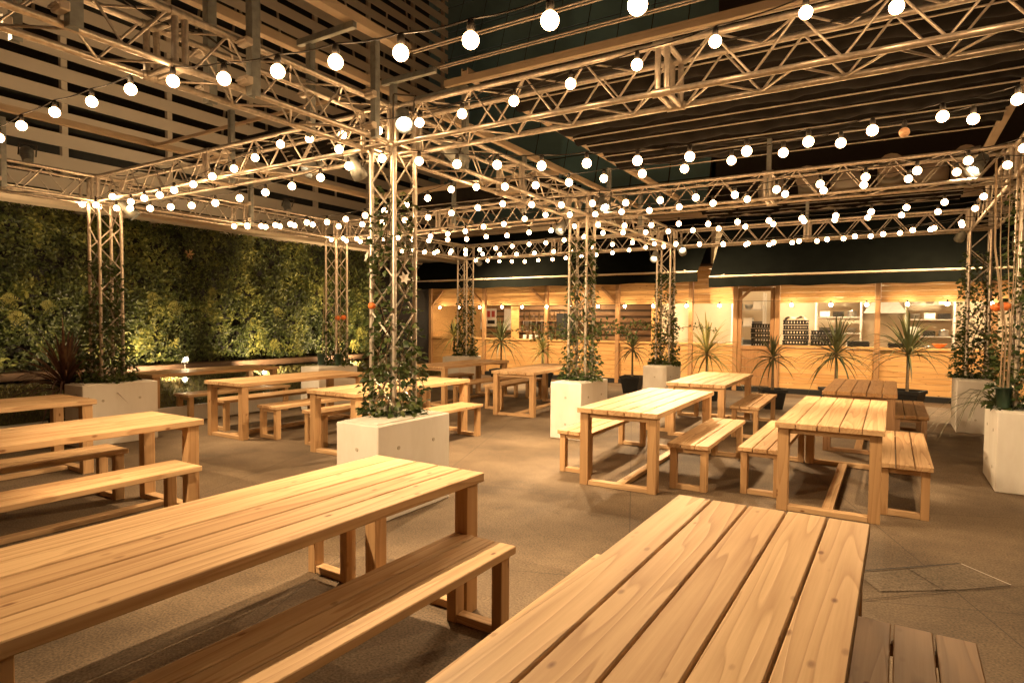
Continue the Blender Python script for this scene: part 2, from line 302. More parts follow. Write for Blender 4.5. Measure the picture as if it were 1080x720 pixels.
# glass tower behind, its wall leaning back
gb = thing('glass_tower', 'dark glass tower with a leaning gridded wall behind the bar', 'building', (-8, 19, 0))
S72 = Matrix.Rotation(R(-18), 3, 'X')
def slope(x, s, off=0): return Vector((x, s*math.cos(R(72))-off*.95, 2+s*math.sin(R(72))+off*.31))
b = MB(); x0, x1 = -12.0, 2.9
random.seed(3)
nx = 11; ns = 11
for i in range(nx):
    for j in range(ns):
        a0 = x0+i*(x1-x0)/nx; a1 = x0+(i+1)*(x1-x0)/nx; s0 = j*1.5; s1 = s0+1.5; d = .02*random.random()
        b.add([slope(a0+.02, s0+.02, d), slope(a1-.02, s0+.02, d*.5), slope(a1-.02, s1-.02, 0), slope(a0+.02, s1-.02, d)], [(0, 1, 2, 3)])
b.build('glass_wall', M['curtain'], gb)
b = MB()
for i in range(nx+1): x = x0+i*(x1-x0)/nx; b.tube(slope(x, 0, -.03), slope(x, 16.5, -.03), .035, 4)
for j in range(12): b.tube(slope(x0, j*1.5, -.03), slope(x1, j*1.5, -.03), .03, 4)
b.build('mullion_frame', M['facade_dark'], gb)
b = MB(); b.box((-4.5, 6.2, 6), (14.6, 6, 12)); b.build('wall', M['facade_dark'], gb)
db = thing('rear_building', 'dark building with a pale parapet behind the right end of the bar', 'building', (3, 20.5, 0))
b = MB(); b.box((0, 3, 7), (15.9, 6, 14)); b.build('wall', M['facade_dark'], db)
b = MB(); b.box((-2.0, -.2, 12.3), (8, .3, 1.1), .02); b.box((-2.0, -.2, 14.2), (8, .3, .5), .02); b.build('parapet', M['tan'], db)
b = MB(); b.box((0, -.4, 11.3), (12, .5, .12), .01); b.build('gutter', M['tan'], db)
# ------------------------------------------------------------------ living wall
random.seed(11)
lw = thing('living_wall', 'long green living wall of mixed leaves below the pale ledge', 'plant wall', (-11, 5, .8))
b = MB(); b.box((-.5, 0, 1.2), (.08, 12.9, 2.5)); b.build('backing_board', M['black'], lw)
b = MB(); b.box((.08, 0, -.08), (.3, 13, .12), .01); b.build('timber_ledge', M['brownwall'], lw)
b = MB(); b.box((-.1, 0, -.32), (.1, 12.9, .36)); b.build('recess_wall', M['black'], lw)
def leaf(b, p, d, nrm, L, W, fold=.25):
    d = d.normalized(); s = d.cross(nrm).normalized(); n = s.cross(d)
    mid = p+d*L*.5; tip = p+d*L+n*(-.15*L)
    b.add([p, mid+s*W+n*W*fold, tip, mid-s*W+n*W*fold, mid], [(0, 1, 4), (1, 2, 4), (4, 2, 3), (0, 4, 3)])
def rv(s=1): return Vector((random.uniform(-s, s), random.uniform(-s, s), random.uniform(-s, s)))
hb = MB(); fb = MB(); dbm = MB()
def bumpf(y, z): return .12*math.sin(y*2.1+z*1.7)+.08*math.sin(y*5.3-z*3.1+1)+.05*math.sin(y*9.7+z*8)
for i in range(17000):
    y = random.uniform(-6.3, 6.35); z = random.uniform(0, 2.47)
    if y < -4.5 and random.random() < .5: continue
    base = Vector((-.12+bumpf(y, z)*.9+random.uniform(-.05, .09), y, z)); n = random.randint(3, 6); L = random.choice((.04, .055, .07, .10))
    out = Vector((1, random.uniform(-.6, .6), random.uniform(-.5, .5)))
    for k in range(n):
        a = k*6.28/n+random.random(); d = out*random.uniform(.25, .8)+Vector((0, math.cos(a), math.sin(a)-.15))
        leaf(hb, base+rv(.015), d, Vector((1, 0, .3))+rv(.4), L*random.uniform(.7, 1.2), L*random.uniform(.16, .3))
hb.build('leaves', M['leaf_hedge'], lw)
def fern(b, base, L, n, up):
    for k in range(n):
        a = k*6.28/n+random.random()*.4; d = Vector((.7, math.cos(a), math.sin(a)+up)).normalized(); pts = []
        for j in range(7):
            t = j/6; p = base+d*L*t+Vector((0, 0, -.5*L*t*t)); s = d.cross(Vector((1, 0, 0))).normalized()
            for sg in (-1, 1): leaf(b, p, s*sg+d*.6, Vector((1, 0, .2)), L*.5*(1.05-t), L*.045)
for i in range(26):
    y = random.uniform(-5.5, 6.2); z = random.uniform(.15, 1.45); base = Vector((.10, y, z)); fern(fb, base, random.uniform(.13, .24), 5, .1)
for y, z in ((-1.5, 1.6), (1.5, 1.95), (-2.4, .5), (1.2, .35)): [leaf(dbm if z > 1.5 else fb, Vector((.12, y, z))+rv(.03), Vector((.5, math.cos(a*.57), math.sin(a*.57)-.2)), Vector((1, 0, .3)), .10, .014) for a in range(13)]
fb.build('fern_fronds', M['leaf_fern'], lw); dbm.build('dry_fronds', M['leaf_dry'], lw)
# dark end wall between living wall and bar
dw = thing('dark_wall', 'black rendered wall with a framed recess left of the bar', 'wall', (-12.45, 13.6, 0))
b = MB(); b.box((0, 0, 1.65), (.2, 4.4, 3.3)); b.build('render_coat', M['black'], dw)
b = MB(); b.box((.14, 1.0, 2.75), (.06, 1.5, .06)); b.box((.14, 1.0, 3.2), (.06, 1.5, .06)); b.box((.14, .25, 2.98), (.06, .06, .4)); b.box((.14, 1.75, 2.98), (.06, .06, .4)); b.build('recess_frame', M['dark_metal'], dw)
# ------------------------------------------------------------------ the wooden bar
BV = 15.2
bar = thing('wooden_bar', 'long pine clad bar kiosk with serving hatches under dark awnings', 'bar', (0, BV, 0))
posts = [-12.3, -10.29, -8.19, -6.09, -4.19, -3.14, -2.23, -.26, 1.70, 3.3]
b = MB(); c = MB(); b2 = MB()
def boards(mb, u0, u1, z0, z1, y, th=.022, bw=.118):
    z = z0; 
    while z < z1-.02:
        h = min(bw, z1-z); mb.box(((u0+u1)/2, y, z+h/2-.001), (u1-u0, th, h-.005), .005); z += bw
for i in range(len(posts)-1):
    if i == 5: continue
    boards(b if i < 5 else b2, posts[i]+.055, posts[i+1]-.055, .12, 1.04, .02)
    boards(c, posts[i]+.055, posts[i+1]-.055, 2.05, 2.95, .02)
boards(c, posts[5]+.055, posts[6]-.055, 2.42, 2.95, .04)
b.build('counter_front', M['bar_board'], bar); b2.build('counter_front', M['bar_board'], bar); c.build('fascia', M['bar_board'], bar)
for u in posts:
    p = MB(); p.box((u, -.02, 1.48), (.1, .1, 2.95), .005); p.build('post', M['bar_post'], bar)
for u, s in ((-10.29, -1), (-8.19, -1), (-6.09, -1), (-12.3, 1), (-3.14, 1)):
    p = MB(); p.box((u+s*.24, -.03, 2.28), (.06, .05, .62), .004, Matrix.Rotation(R(s*45), 3, 'Y')); p.build('brace', M['bar_post'], bar)
p = MB(); p.box((-7.72, .2, 1.07), (9.1, .5, .045), .005); p.box((.52, .2, 1.07), (5.5, .5, .045), .005); p.build('counter_top', M['bar_board'], bar)
p = MB(); p.box((-4.5, .0, .055), (15.8, .1, .11), .004); p.build('plinth', M['black'], bar)
p = MB(); p.box((-8.65, 2.85, 1.5), (7.4, .08, 3)); p.build('dark_back_wall', M['brownwall'], bar)
p = MB()
for i in range(9): p.box((-8.65, 2.78, .9+i*.19), (7.3, .04, .12), .004)
p.build('slatted_cladding', M['brown_x'], bar)
p = MB(); p.box((-.75, 2.85, 1.5), (8.3, .08, 3)); p.box((-4.95, 1.5, 1.5), (.08, 2.7, 3)); p.box((3.35, 1.5, 1.5), (.08, 2.7, 3)); p.build('kitchen_wall', M['cream'], bar)
p = MB(); p.box((-12.35, 1.5, 1.5), (.08, 2.8, 3)); p.build('end_wall', M['bar_board'], bar)
p = MB(); p.box((-4.5, 1.5, 2.98), (15.8, 3.0, .06)); p.build('roof', M['brownwall'], bar)
dr = MB(); boards(dr, -3.08, -2.29, .14, .98, .0, .03, .21); door = dr.build('door', M['door_wood'], bar)
p = MB(); p.box((-3.04, -.03, 1.26), (.09, .045, 2.3), .004); p.box((-2.33, -.03, 1.26), (.09, .045, 2.3), .004); p.box((-2.685, -.03, 2.37), (.62, .045, .09), .004); p.box((-2.685, -.03, 1.02), (.62, .045, .09), .004); p.build('frame', M['door_wood'], door)
p = MB(); p.box((-2.685, -.02, 1.7), (.62, .008, 1.26)); p.build('pane', M['pane'], door)
p = MB(); p.tube((-2.40, -.07, 1.0), (-2.40, -.07, 1.16), .01); p.build('handle', M['dark_metal'], door)
for u in (-9.6, -5.4):   # side leaves folded open inside the hatches
    p = MB(); p.box((u+.3, .12, 1.56), (.26, .03, .94), .004); p.build('shutter', M['bar_board'], bar)
ub = thing('upper_wall', 'dark wall rising behind the bar roof', 'wall', (-4.4, 18.4, 0))
b = MB(); b.box((0, 0, 2.4), (16, .2, 4.8)); b.build('render_coat', M['facade_dark'], ub)
b = MB(); b.box((.9, -3.1, 3.4), (.5, .12, .9)); b.build('pale_panel', M['cream'], ub)
# awnings
def awning(label, u0, u1, z0):
    a = thing('awning', label, 'awning', ((u0+u1)/2, 13.6, 0), 0, 'awnings over the bar'); w = u1-u0; zt = 4.12
    b = MB(); n = 24; vs = []; 
    for j in range(7):
        t = j/6
        for i in range(n+1): vs.append((-w/2+w*i/n, t*1.55, z0+(zt-z0)*t-.05*math.sin(math.pi*t)+.006*math.sin(i*1.9+j)))
    b.add(vs, [(j*(n+1)+i, j*(n+1)+i+1, (j+1)*(n+1)+i+1, (j+1)*(n+1)+i) for j in range(6) for i in range(n)], True)
    b.build('cloth', M['awning'], a)
    b = MB(); vs = []
    for i in range(49):
        x = -w/2+w*i/48; vs += [(x, -.02+.012*math.sin(i*1.3), z0-.03), (x, -.025+.02*math.sin(i*1.7+1), z0-.23-.01*math.sin(i*.9))]
    b.add(vs, [(2*i, 2*i+2, 2*i+3, 2*i+1) for i in range(48)], True); b.build('valance', M['awning'], a)
    b = MB(); b.box((0, -.03, z0), (w, .035, .035), .01); b.build('front_bar', M['tan'], a)
    b = MB(); b.box((0, 1.58, zt+.06), (w, .16, .16), .02); b.build('cassette', M['tan'], a)
    for s in (-1, 1):
        b = MB(); b.tube((s*(w/2-.25), 0, z0), (s*(w/2-.9), .75, z0+.35), .025); b.tube((s*(w/2-.9), .75, z0+.35), (s*(w/2-.3), 1.5, zt-.1), .025); b.build('folding_arm', M['rod'], a)
awning('left dark awning over the hatches nearer the living wall', -11.9, -3.62, 2.70)
awning('right dark awning with pale bar over the kitchen hatches', -3.38, 2.6, 2.58)
# ducts and tanks over the bar roof
for k, (u, z, s, kind) in enumerate([(-2.6, 4.95, .5, 0), (-1.75, 5.1, .6, 1), (-.95, 4.9, .55, 0), (-.1, 5.15, .62, 1), (.65, 4.95, .5, 0), (1.2, 5.2, .5, 1)]):
    lab = ['low bulging grey duct left of the roof plant', 'curved duct elbow second from the left over the bar roof', 'squat round vent cowl mid roof behind the right awning', 'large curved duct elbow in the middle of the roof plant', 'small round vent cowl near the right end of the bar roof', 'rightmost duct elbow over the bar roof'][k]
    dt = thing('roof_duct', lab, 'duct', (u, 16.4, 2.99), 0, 'ducts over the bar roof')
    b = MB(); hh = z-2.99
    if kind:
        pts = [(0, 0, 0), (0, 0, hh-.5)]+[(0, -.35*(1-math.cos(R(a))), hh-.5+.35*math.sin(R(a))) for a in range(15, 91, 15)]+[(0, -.7, hh-.15)]
        b.path(pts, s*.42, 14)
    else: b.lathe((0, 0, 0), [(.16, 0), (.16, hh-.35), (s*.62, hh-.25), (s*.66, hh), (s*.45, hh+.18), (.05, hh+.24)], 16)
    b.build('duct_body', M['facade'], dt)
    b = MB(); b.lathe((0, 0, hh*.55), [(s*.44 if kind else .18, 0), (s*.47 if kind else .21, .02), (s*.47 if kind else .21, .06), (s*.44 if kind else .18, .08)], 14); b.build('collar', M['dark_metal'], dt)
# ------------------------------------------------------------------ things inside the bar
def K(k, v): return k*v
def one(name, mb, m, label, cat, loc, rot=0, group=None): return lone(mb.build(name, m), label, cat, loc, rot, group)
CT = 1.094
def poster(u, z, w, h, label, cells):
    p = thing('poster', label, 'poster', (u, 17.93, z), 0, None)
    b = MB(); b.box((0, 0, 0), (w, .012, h)); b.build('sheet', M['white'], p)
    for i, (x, y, ww, hh, m) in enumerate(cells):
        b = MB(); b.box((x*w, -.012, y*h), (ww*w, .012, hh*h)); b.build('printed_block', M[m], p)
poster(-11.85, 1.72, .42, .62, 'red and white printed sheet on the back wall at the left hatch', [(-.25, .2, .28, .35, 'red'), (.2, .2, .3, .35, 'red'), (0, -.25, .7, .2, 'black')])
poster(-11.05, 1.66, .55, .72, 'large blank white sheet on the back wall behind the left hatch', [])
poster(-10.4, 1.45, .34, .36, 'small framed print right of the blank sheet', [(0, 0, .7, .7, 'steel')])
poster(-9.95, 1.45, .24, .38, 'narrow framed print right of the small framed print', [(0, 0, .6, .75, 'brownwall')])
poster(-12.3, 1.62, .3, .6, 'pale sheet at the far left of the bar back wall', [(0, .1, .6, .4, 'steel')])
bt = MB(); bt.lathe((0, 0, 0), [(.034, 0), (.036, .02), (.036, .17), (.014, .225), (.013, .28), (.016, .285), (.016, .3)], 10)
bm_ = bt.mesh('bottle', M['glassy']); bc = MB(); bc.lathe((0, 0, 0), [(.05, 0), (.05, .11), (.045, .115)], 10); cm_ = bc.mesh('paper_cup', M['white'])
random.seed(5); ORD = ['first', 'second', 'third', 'fourth', 'fifth', 'sixth', 'seventh', 'eighth', 'ninth', 'tenth', 'eleventh', 'last']
for i in range(12):
    o = bpy.data.objects.new('bottle', bm_); C.objects.link(o)
    lone(o, 'dark glass bottle on the bar counter, %s of the twelve from the left' % ORD[i], 'bottle', (-9.05+i*.085+random.uniform(-.01, .01), 15.55+random.uniform(-.05, .05), CT), 0, 'bottles on the bar counter'); o.scale = (1, 1, random.uniform(.85, 1.15))
for i in range(5):
    o = bpy.data.objects.new('paper_cup', cm_); C.objects.link(o)
    lone(o, 'white paper cup before the bar bottles, %s of the five from the left' % ORD[i], 'cup', (-9.0+i*.2, 15.36, CT), 0, 'paper cups on the bar counter')
bs = thing('bottle_shelf', 'narrow wooden shelf of bottles on the dark slatted back wall', 'shelf', (-9.3, 17.75, 0))
for z in (1.25, 1.62): b = MB(); b.box((0, 0, z), (2.6, .2, .03), .003); b.build('board', M['bar_post'], bs)
for x in (-1.28, 1.28): b = MB(); b.box((x, 0, 1.42), (.03, .2, .42), .003); b.build('upright', M['bar_post'], bs)
for k in range(26):
    r_ = k // 13; q = k % 13; o = bpy.data.objects.new('bottle', bm_); C.objects.link(o)

    lone(o, 'bottle on the %s board of the back wall shelf, %s from the left' % (('lower', 'upper')[r_], (ORD[:11]+['twelfth', 'last'])[q]), 'bottle', (-10.4+q*.185+random.uniform(-.02, .02), 17.75, (1.265, 1.635)[r_]), 0, 'bottles on the back wall shelf'); o.scale = (1, 1, random.uniform(.8, 1.12))
mo = thing('monitor', 'black till screen on the bar counter beside the climbing column', 'monitor', (-7.75, 15.5, CT), R(8))
b = MB(); b.box((0, 0, .42), (.55, .05, .62), .01); b.build('screen', M['black'], mo); b = MB(); b.tube((0, .03, 0), (0, .03, .15), .03); b.box((0, .03, .01), (.26, .18, .02)); b.build('stand', M['dark_metal'], mo)
m2 = thing('monitor', 'small dark screen on the counter at the far left hatch', 'monitor', (-11.6, 15.5, CT), R(-15))
b = MB(); b.box((0, 0, .26), (.42, .04, .3), .01); b.build('screen', M['black'], m2); b = MB(); b.tube((0, .03, 0), (0, .03, .12), .025); b.build('stand', M['dark_metal'], m2)
# crates: open slotted plastic crate
def crate_mesh():
    b = MB(); w, d, h = .5, .36, .112
    b.box((0, 0, .01), (w, d, .012))
    for s in (-1, 1):
        for z in (.02, .095): b.box((0, s*(d/2-.008), z), (w, .016, .026)); b.box((s*(w/2-.008), 0, z), (.016, d-.034, .026))
        for i in range(8): b.box((-w/2+.03+i*(w-.06)/7, s*(d/2-.008), .057), (.022, .012, .05))
        for i in range(5): b.box((s*(w/2-.008), -d/2+.04+i*(d-.08)/4, .057), (.012, .022, .05))
    return b.mesh('crate', M['black'])
cr_ = crate_mesh(); ordn = ['lowest', 'second lowest', 'middle', 'second highest', 'topmost']
for (u, v, n, where) in ((-2.72, 16.35, 5, 'behind the glazed door'), (-1.88, 15.55, 5, 'right of the glazed door'), (-1.3, 15.6, 3, 'in the short stack left of the middle hatch plant')):
    for k in range(n):
        o = bpy.data.objects.new('crate', cr_); C.objects.link(o)
        nm = ordn[k] if n == 5 else ('lowest', 'middle', 'topmost')[k]
        lone(o, nm+' black plastic crate '+where, 'crate', (u+random.uniform(-.01, .01), v, (CT if v < 16 else 1.0)+k*.116), R(random.uniform(-2, 2)), 'stacked black crates in the kitchen')
tb = thing('work_table', 'steel table under the crates behind the door', 'table', (-2.6, 16.4, 0)); b = MB(); b.box((0, 0, .98), (1.1, .6, .035), .004); b.build('top', M['steel'], tb)
for x in (-.5, .5):
    for y in (-.26, .26): b = MB(); b.tube((x, y, 0), (x, y, .965), .02); b.build('leg', M['steel'], tb)
b = MB(); vs = []
for j in range(7):
    for i in range(9): x, y = (i/8-.5), (j/6-.5); vs.append((x*.5, y*.34, .05+.04*math.sin(i*1.3+j)*math.cos(j*1.1)-.09*(abs(x)*2)**4))
b.add(vs, [(j*9+i, j*9+i+1, (j+1)*9+i+1, (j+1)*9+i) for j in range(6) for i in range(8)], True)
one('folded_cloth', b, M['cloth'], 'rumpled white cloth lying on the crate stack right of the door', 'cloth', (-1.88, 15.55, CT+.585))
def shelf(label, u, w, zs, seed):
    s = thing('kitchen_shelf', label, 'shelf', (u, 17.6, 0), 0, 'shelves on the kitchen back wall')
    for x in (-w/2, w/2):
        for y in (-.16, .16): b = MB(); b.box((x, y, 1.2), (.04, .04, 2.4), .003); b.build('upright', M['white'], s)
    for z in zs: b = MB(); b.box((0, 0, z), (w-.044, .36, .03), .003); b.build('board', M['steel'], s)
    return s
SH = [('left kitchen shelf rack with pans and trays', -1.15, 1.0, (.9, 1.35, 1.75, 2.15)), ('right kitchen shelf rack with stacked black trays', .75, .95, (.9, 1.3, 1.7, 2.05)), ('narrow kitchen shelf rack behind the glazed door', -3.3, .8, (1.0, 1.5, 1.95))]
items = [('stock_pot', 'pot'), ('tray_stack', 'trays'), ('storage_box', 'box'), ('bowl_stack', 'bowls')]
seen = 0
adj = ['small', 'wide', 'tall', 'squat', 'dull', 'bright', 'plain', 'dented', 'shallow', 'deep', 'narrow', 'round edged']
lev = ['bottom', 'second', 'third', 'top']
for si, (lab, u, w, zs) in enumerate(SH):
    shelf(lab, u, w, zs, si)
    for zi, z in enumerate(zs):
        for q in range(3):
            kind = (si+zi+q*3) % 4; x = u+(q-1)*w*.3; h = random.uniform(.1, .22); b = MB()
            if kind == 0: b.lathe((0, 0, 0), [(.09, 0), (.1, .01), (.1, h), (.105, h+.005), (.02, h+.02), (.02, h+.04)], 14); m = 'steel'
            elif kind == 1:
                for r in range(5): b.box((0, 0, .012+r*.026), (.24, .26, .02), .004)
                m = 'black'
            elif kind == 2: b.box((0, 0, h/2), (.22, .24, h), .008); b.box((0, 0, h+.01), (.23, .25, .02), .005); m = 'white'
            else: b.lathe((0, 0, 0), [(.05, 0), (.1, .06), (.105, .06), (.1, .09), (.105, .09), (.1, .12), (.11, .13)], 14); m = 'orange' if si == 1 and zi == 0 else 'steel'
            mt = {'steel': 'steel', 'black': 'black', 'white': 'white', 'orange': 'orange'}[m]
            side = ('left', 'middle', 'right')[q]
            one(items[kind][0], b, M[m], '%s %s at the %s of the %s board of the %s' % (mt, items[kind][1], side, lev[zi], ['left kitchen rack', 'right kitchen rack', 'rack behind the door'][si]), items[kind][1], (x, 17.58, z+.016), 0, 'kitchenware on the racks')
b = MB(); b.lathe((0, 0, 0), [(.05, 0), (.13, .09), (.14, .1), (.12, .09), (.04, .01)], 18); one('bowl', b, M['orange'], 'terracotta bowl on the counter at the right hatch', 'bowl', (.85, 15.5, CT))
b = MB(); 
for r in range(4): b.box((random.uniform(-.02, .02), 0, .015+r*.03), (.42, .3, .024), .004)
one('tray_stack', b, M['black'], 'stack of black trays on the counter behind the middle pillar', 'trays', (-.62, 15.5, CT))
b = MB(); 
for r in range(3): b.box((random.uniform(-.02, .02), 0, .015+r*.03), (.36, .3, .024), .004)
one('tray_stack', b, M['black'], 'low stack of black trays on the counter right of the middle pillar', 'trays', (.12, 15.5, CT))
b = MB(); b.box((0, 0, .02), (.5, .3, .04), .01); one('folded_towel', b, M['steel'], 'folded teal towel on the counter behind the yellow plant', 'towel', (-3.7, 15.45, CT))
hood = thing('extractor_hood', 'steel extractor hood at the back of the kitchen', 'hood', (-.15, 17.3, 1.85)); b = MB(); b.add([(-.45, -.3, 0), (.45, -.3, 0), (.45, .4, 0), (-.45, .4, 0), (-.25, 0, .3), (.25, 0, .3), (.25, .4, .3), (-.25, .4, .3)], [(0, 1, 5, 4), (1, 2, 6, 5), (3, 0, 4, 7), (4, 5, 6, 7), (3, 2, 1, 0)]); b.build('canopy', M['steel'], hood); b = MB(); b.tube((0, .2, .3), (0, .2, 1.1), .12, 14); b.build('flue', M['steel'], hood)
ck = thing('cooker', 'steel cooker below the extractor hood', 'cooker', (-.15, 17.3, 0)); b = MB(); b.box((0, .1, .45), (.8, .6, .9), .01); b.build('body', M['steel'], ck); b = MB(); b.box((0, -.21, .5), (.6, .02, .4), .005); b.build('oven_door', M['black'], ck)
for (u, lab) in ((-3.6, 'left ceiling lamp inside the kitchen'), (-1.2, 'middle ceiling lamp inside the kitchen'), (1.0, 'right ceiling lamp inside the kitchen')):
    l = thing('ceiling_lamp', lab, 'lamp', (u, 16.5, 2.86), 0, 'ceiling lamps in the kitchen'); b = MB(); b.box((0, 0, .04), (1.0, .16, .05), .01); b.build('housing', M['white'], l); b = MB(); b.box((0, 0, 0), (.95, .1, .03), .01); b.build('diffuser', M['tube_light'], l)
l = thing('ceiling_lamp', 'wide lamp added to brighten the left part of the bar', 'lamp', (-8.8, 16.6, 2.86), 0, 'ceiling lamps in the kitchen'); b = MB(); b.box((0, 0, .04), (1.5, .16, .05), .01); b.build('housing', M['white'], l); b = MB(); b.box((0, 0, 0), (1.44, .08, .03), .01); b.build('diffuser', M['tube_light'], l)  # unseen lamp, added to lift the dim left interior
# ------------------------------------------------------------------ planters and truss columns
CH = .26; RC = .0205
def planter_proto():
    p = thing('concrete_planter', 'x', 'planter', (0, 0, 0)); w, d, h = .46, .90, .76; b = MB()
    b.box((0, 0, h/2+.0), (w, d, h), .008); b.build('body', M['concrete'], p)
    b = MB(); b.box((0, 0, h+.004), (w-.09, d-.09, .012)); b.build('lid', M['concrete'], p)
    b = MB()
    for x, s in ((w/2, 1), (-w/2, -1)):
        for y in (-.22, .22):
            for z in (.2, .56): b.tube((x+s*.004, y, z), (x-s*.02, y, z), .016, 10)
    for y, s in ((d/2, 1), (-d/2, -1)):
        for z in (.2, .56): b.tube((0, y+s*.004, z), (0, y-s*.02, z), .016, 10)
    b.build('tie_hole', M['tiehole'], p); return p
def lattice(mb, axis, L, half, step=.5, r=.009, faces=4, start=0):
    n = max(1, round(L/(step/2))); st = L/n; P = []
    for f in range(faces):
        for i in range(n):
            a, c = (-1, 1) if (i+f) % 2 else (1, -1)
            z0, z1 = start+i*st, start+(i+1)*st
            A = [(half*a, half), (half, half*a), (half*a, -half), (-half, half*a)][f]; B = [(half*c, half), (half, half*c), (half*c, -half), (-half, half*c)][f]
            if axis == 'z': p0, p1 = (A[0], A[1], z0), (B[0], B[1], z1)
            else: p0, p1 = (z0, A[0], A[1]), (z1, B[0], B[1])
            mb.tube(p0, p1, r, 6, cap=False)
def column_proto():
    c = thing('truss_column', 'x', 'column', (0, 0, 0)); h = CH/2; L = 2.28
    for x in (-h, h):
        for y in (-h, h): b = MB(); b.tube((x, y, .02), (x, y, 2.56), RC, 10); b.build('chord', M['alu'], c)
    b = MB(); lattice(b, 'z', L-.1, h, .56, .0085, 4, .06); b.build('lattice', M['alu'], c)
    b = MB()
    for z in (.025, 2.28, 2.56):
        for x in (-h, h): b.tube((x, -h, z), (x, h, z), .018, 8); b.tube((-h, x, z), (h, x, z), .018, 8)
    b.build('end_frame', M['alu'], c)
    b = MB(); b.box((0, 0, .004), (.34, .34, .008), .002); b.build('base_plate', M['galv'], c); return c
def beam_proto(L):
    t = thing('truss_beam', 'x', 'truss', (0, 0, 0)); h = .15
    for y in (-h, h):
        for z in (-h, h): b = MB(); b.tube((0, y, z), (L, y, z), RC, 10); b.build('chord', M['alu'], t)
    b = MB(); lattice(b, 'x', L-.14, h, .5, .0078, 4, .07); b.build('lattice', M['alu'], t)
    for x in (.03, L-.03):
        b = MB()
        for y in (-h, h): b.tube((x, y, -h), (x, y, h), .02, 8); b.tube((x, -h, y), (x, h, y), .018, 8)
        for y in (-h, h):
            for z in (-h, h): b.tube((x-.03, y, z), (x+.03, y, z), .029, 8)
        b.build('end_frame', M['alu'], t)
    return t
CU = [-8.64, -3.72, 1.15]; CVs = [4.05, 7.95, 11.87]
colpos = {'A': (-8.64, 4.07, -8.52, 4.07), 'B': (-3.70, 4.05, -3.57, 3.94), 'C': (-8.64, 7.95, -8.6, 7.75), 'D': (-8.64, 11.95, -8.62, 11.8), 'E': (-3.76, 8.0, -3.72, 7.9), 'F': (-3.79, 11.9, -3.78, 11.75), 'H': (1.17, 7.77, 1.10, 7.79), 'G': (1.12, 11.9, 1.07, 11.6)}
where = {'A': 'left column standing before the living wall', 'B': 'large middle column nearest the camera', 'C': 'far left column behind the middle column', 'D': 'column farthest back at the left end of the bar', 'E': 'middle column beside the five board table', 'F': 'column before the bar beside the potted palm', 'H': 'rightmost column cut by the picture edge', 'G': 'right column just before the bar'}
pp = planter_proto(); pc = column_proto()
for i, (k, (cu, cv, pu, pv)) in enumerate(colpos.items()):
    p = pp if i == 0 else copy_tree(pp); p.location = G(pu, pv, 0); p['label'] = 'pale concrete planter under the '+where[k]; p['group'] = 'concrete planters under the truss columns'
    c = pc if i == 0 else copy_tree(pc); c.location = G(cu, cv, .775); c['label'] = 'square aluminium truss '+where[k].replace('column', 'column,', 1) if False else 'aluminium truss column, the '+where[k]; c['group'] = 'aluminium truss columns'
protos = {}
def beams(u0, v0, u1, v1, n, labs, z=3.19):
    L = (math.hypot(u1-u0, v1-v0))/n; key = round(L, 2)
    rot = 0 if v0 == v1 else R(90)
    for i in range(n):
        if key not in protos: t = protos[key] = beam_proto(L)
        else: t = copy_tree(protos[key])
        t.location = G(u0+(u1-u0)*i/n, v0+(v1-v0)*i/n, z); t.rotation_euler = (0, 0, -T+rot); t['label'] = labs[i]; t['group'] = 'overhead truss beams'
g_ = .16
rown = ['front cross row', 'middle cross row', 'rear cross row']; bayn = ['left bay', 'right bay']
for r_, v in enumerate(CVs):
    for bi in range(2):
        beams(CU[bi]+g_, v, CU[bi+1]-g_, v, 2, ['overhead truss beam of the %s, %s half of the %s' % (rown[r_], s, bayn[bi]) for s in ('left', 'right')])
coln = ['living wall line', 'middle column line', 'right hand line']
for ci, u in enumerate(CU):
    for k, (a, b_) in enumerate(((.15, 4.05), (4.05, 7.95), (7.95, 11.87))):
        if ci == 2 and k == 0: continue
        beams(u, a+g_, u, b_-g_, 2, ['overhead truss beam of the %s, %s half of the %s bay' % (coln[ci], s, ('nearest', 'second', 'farthest')[k]) for s in ('near', 'far')])
random.seed(9)
for i, (ua, va, ub_, vb, lab) in enumerate(((-3.72, .8, -3.72, 3.8, 'black power lead along the nearest truss of the middle line'), (-3.4, 4.05, .9, 4.05, 'black power lead along the right half of the front row'), (-8.3, 4.05, -4.0, 4.05, 'black power lead along the left half of the front row'), (-3.4, 7.95, .9, 7.95, 'black power lead along the right half of the middle row'), (-3.76, 4.3, -3.76, 7.7, 'black power lead on the middle line behind the middle column'), (-3.76, 8.2, -3.76, 11.6, 'black power lead on the middle line toward the bar'))):
    for q in range(1):
        n = 36; pts = []
        for k in range(n+1):
            s = k/n; off = .12*math.sin(s*23+i)*math.sin(s*7); pts.append((ua+(ub_-ua)*s-ua+(off*.4 if ua == ub_ else 0), va+(vb-va)*s-va+(off*.4 if va == vb else 0), .17-.035*abs(math.sin(s*math.pi*6))))
        b = MB(); b.path(pts, .007, 5); lone(b.build('power_lead', M['cable']), lab, 'cable', (ua, va, 3.19), 0, 'power leads on the trusses')
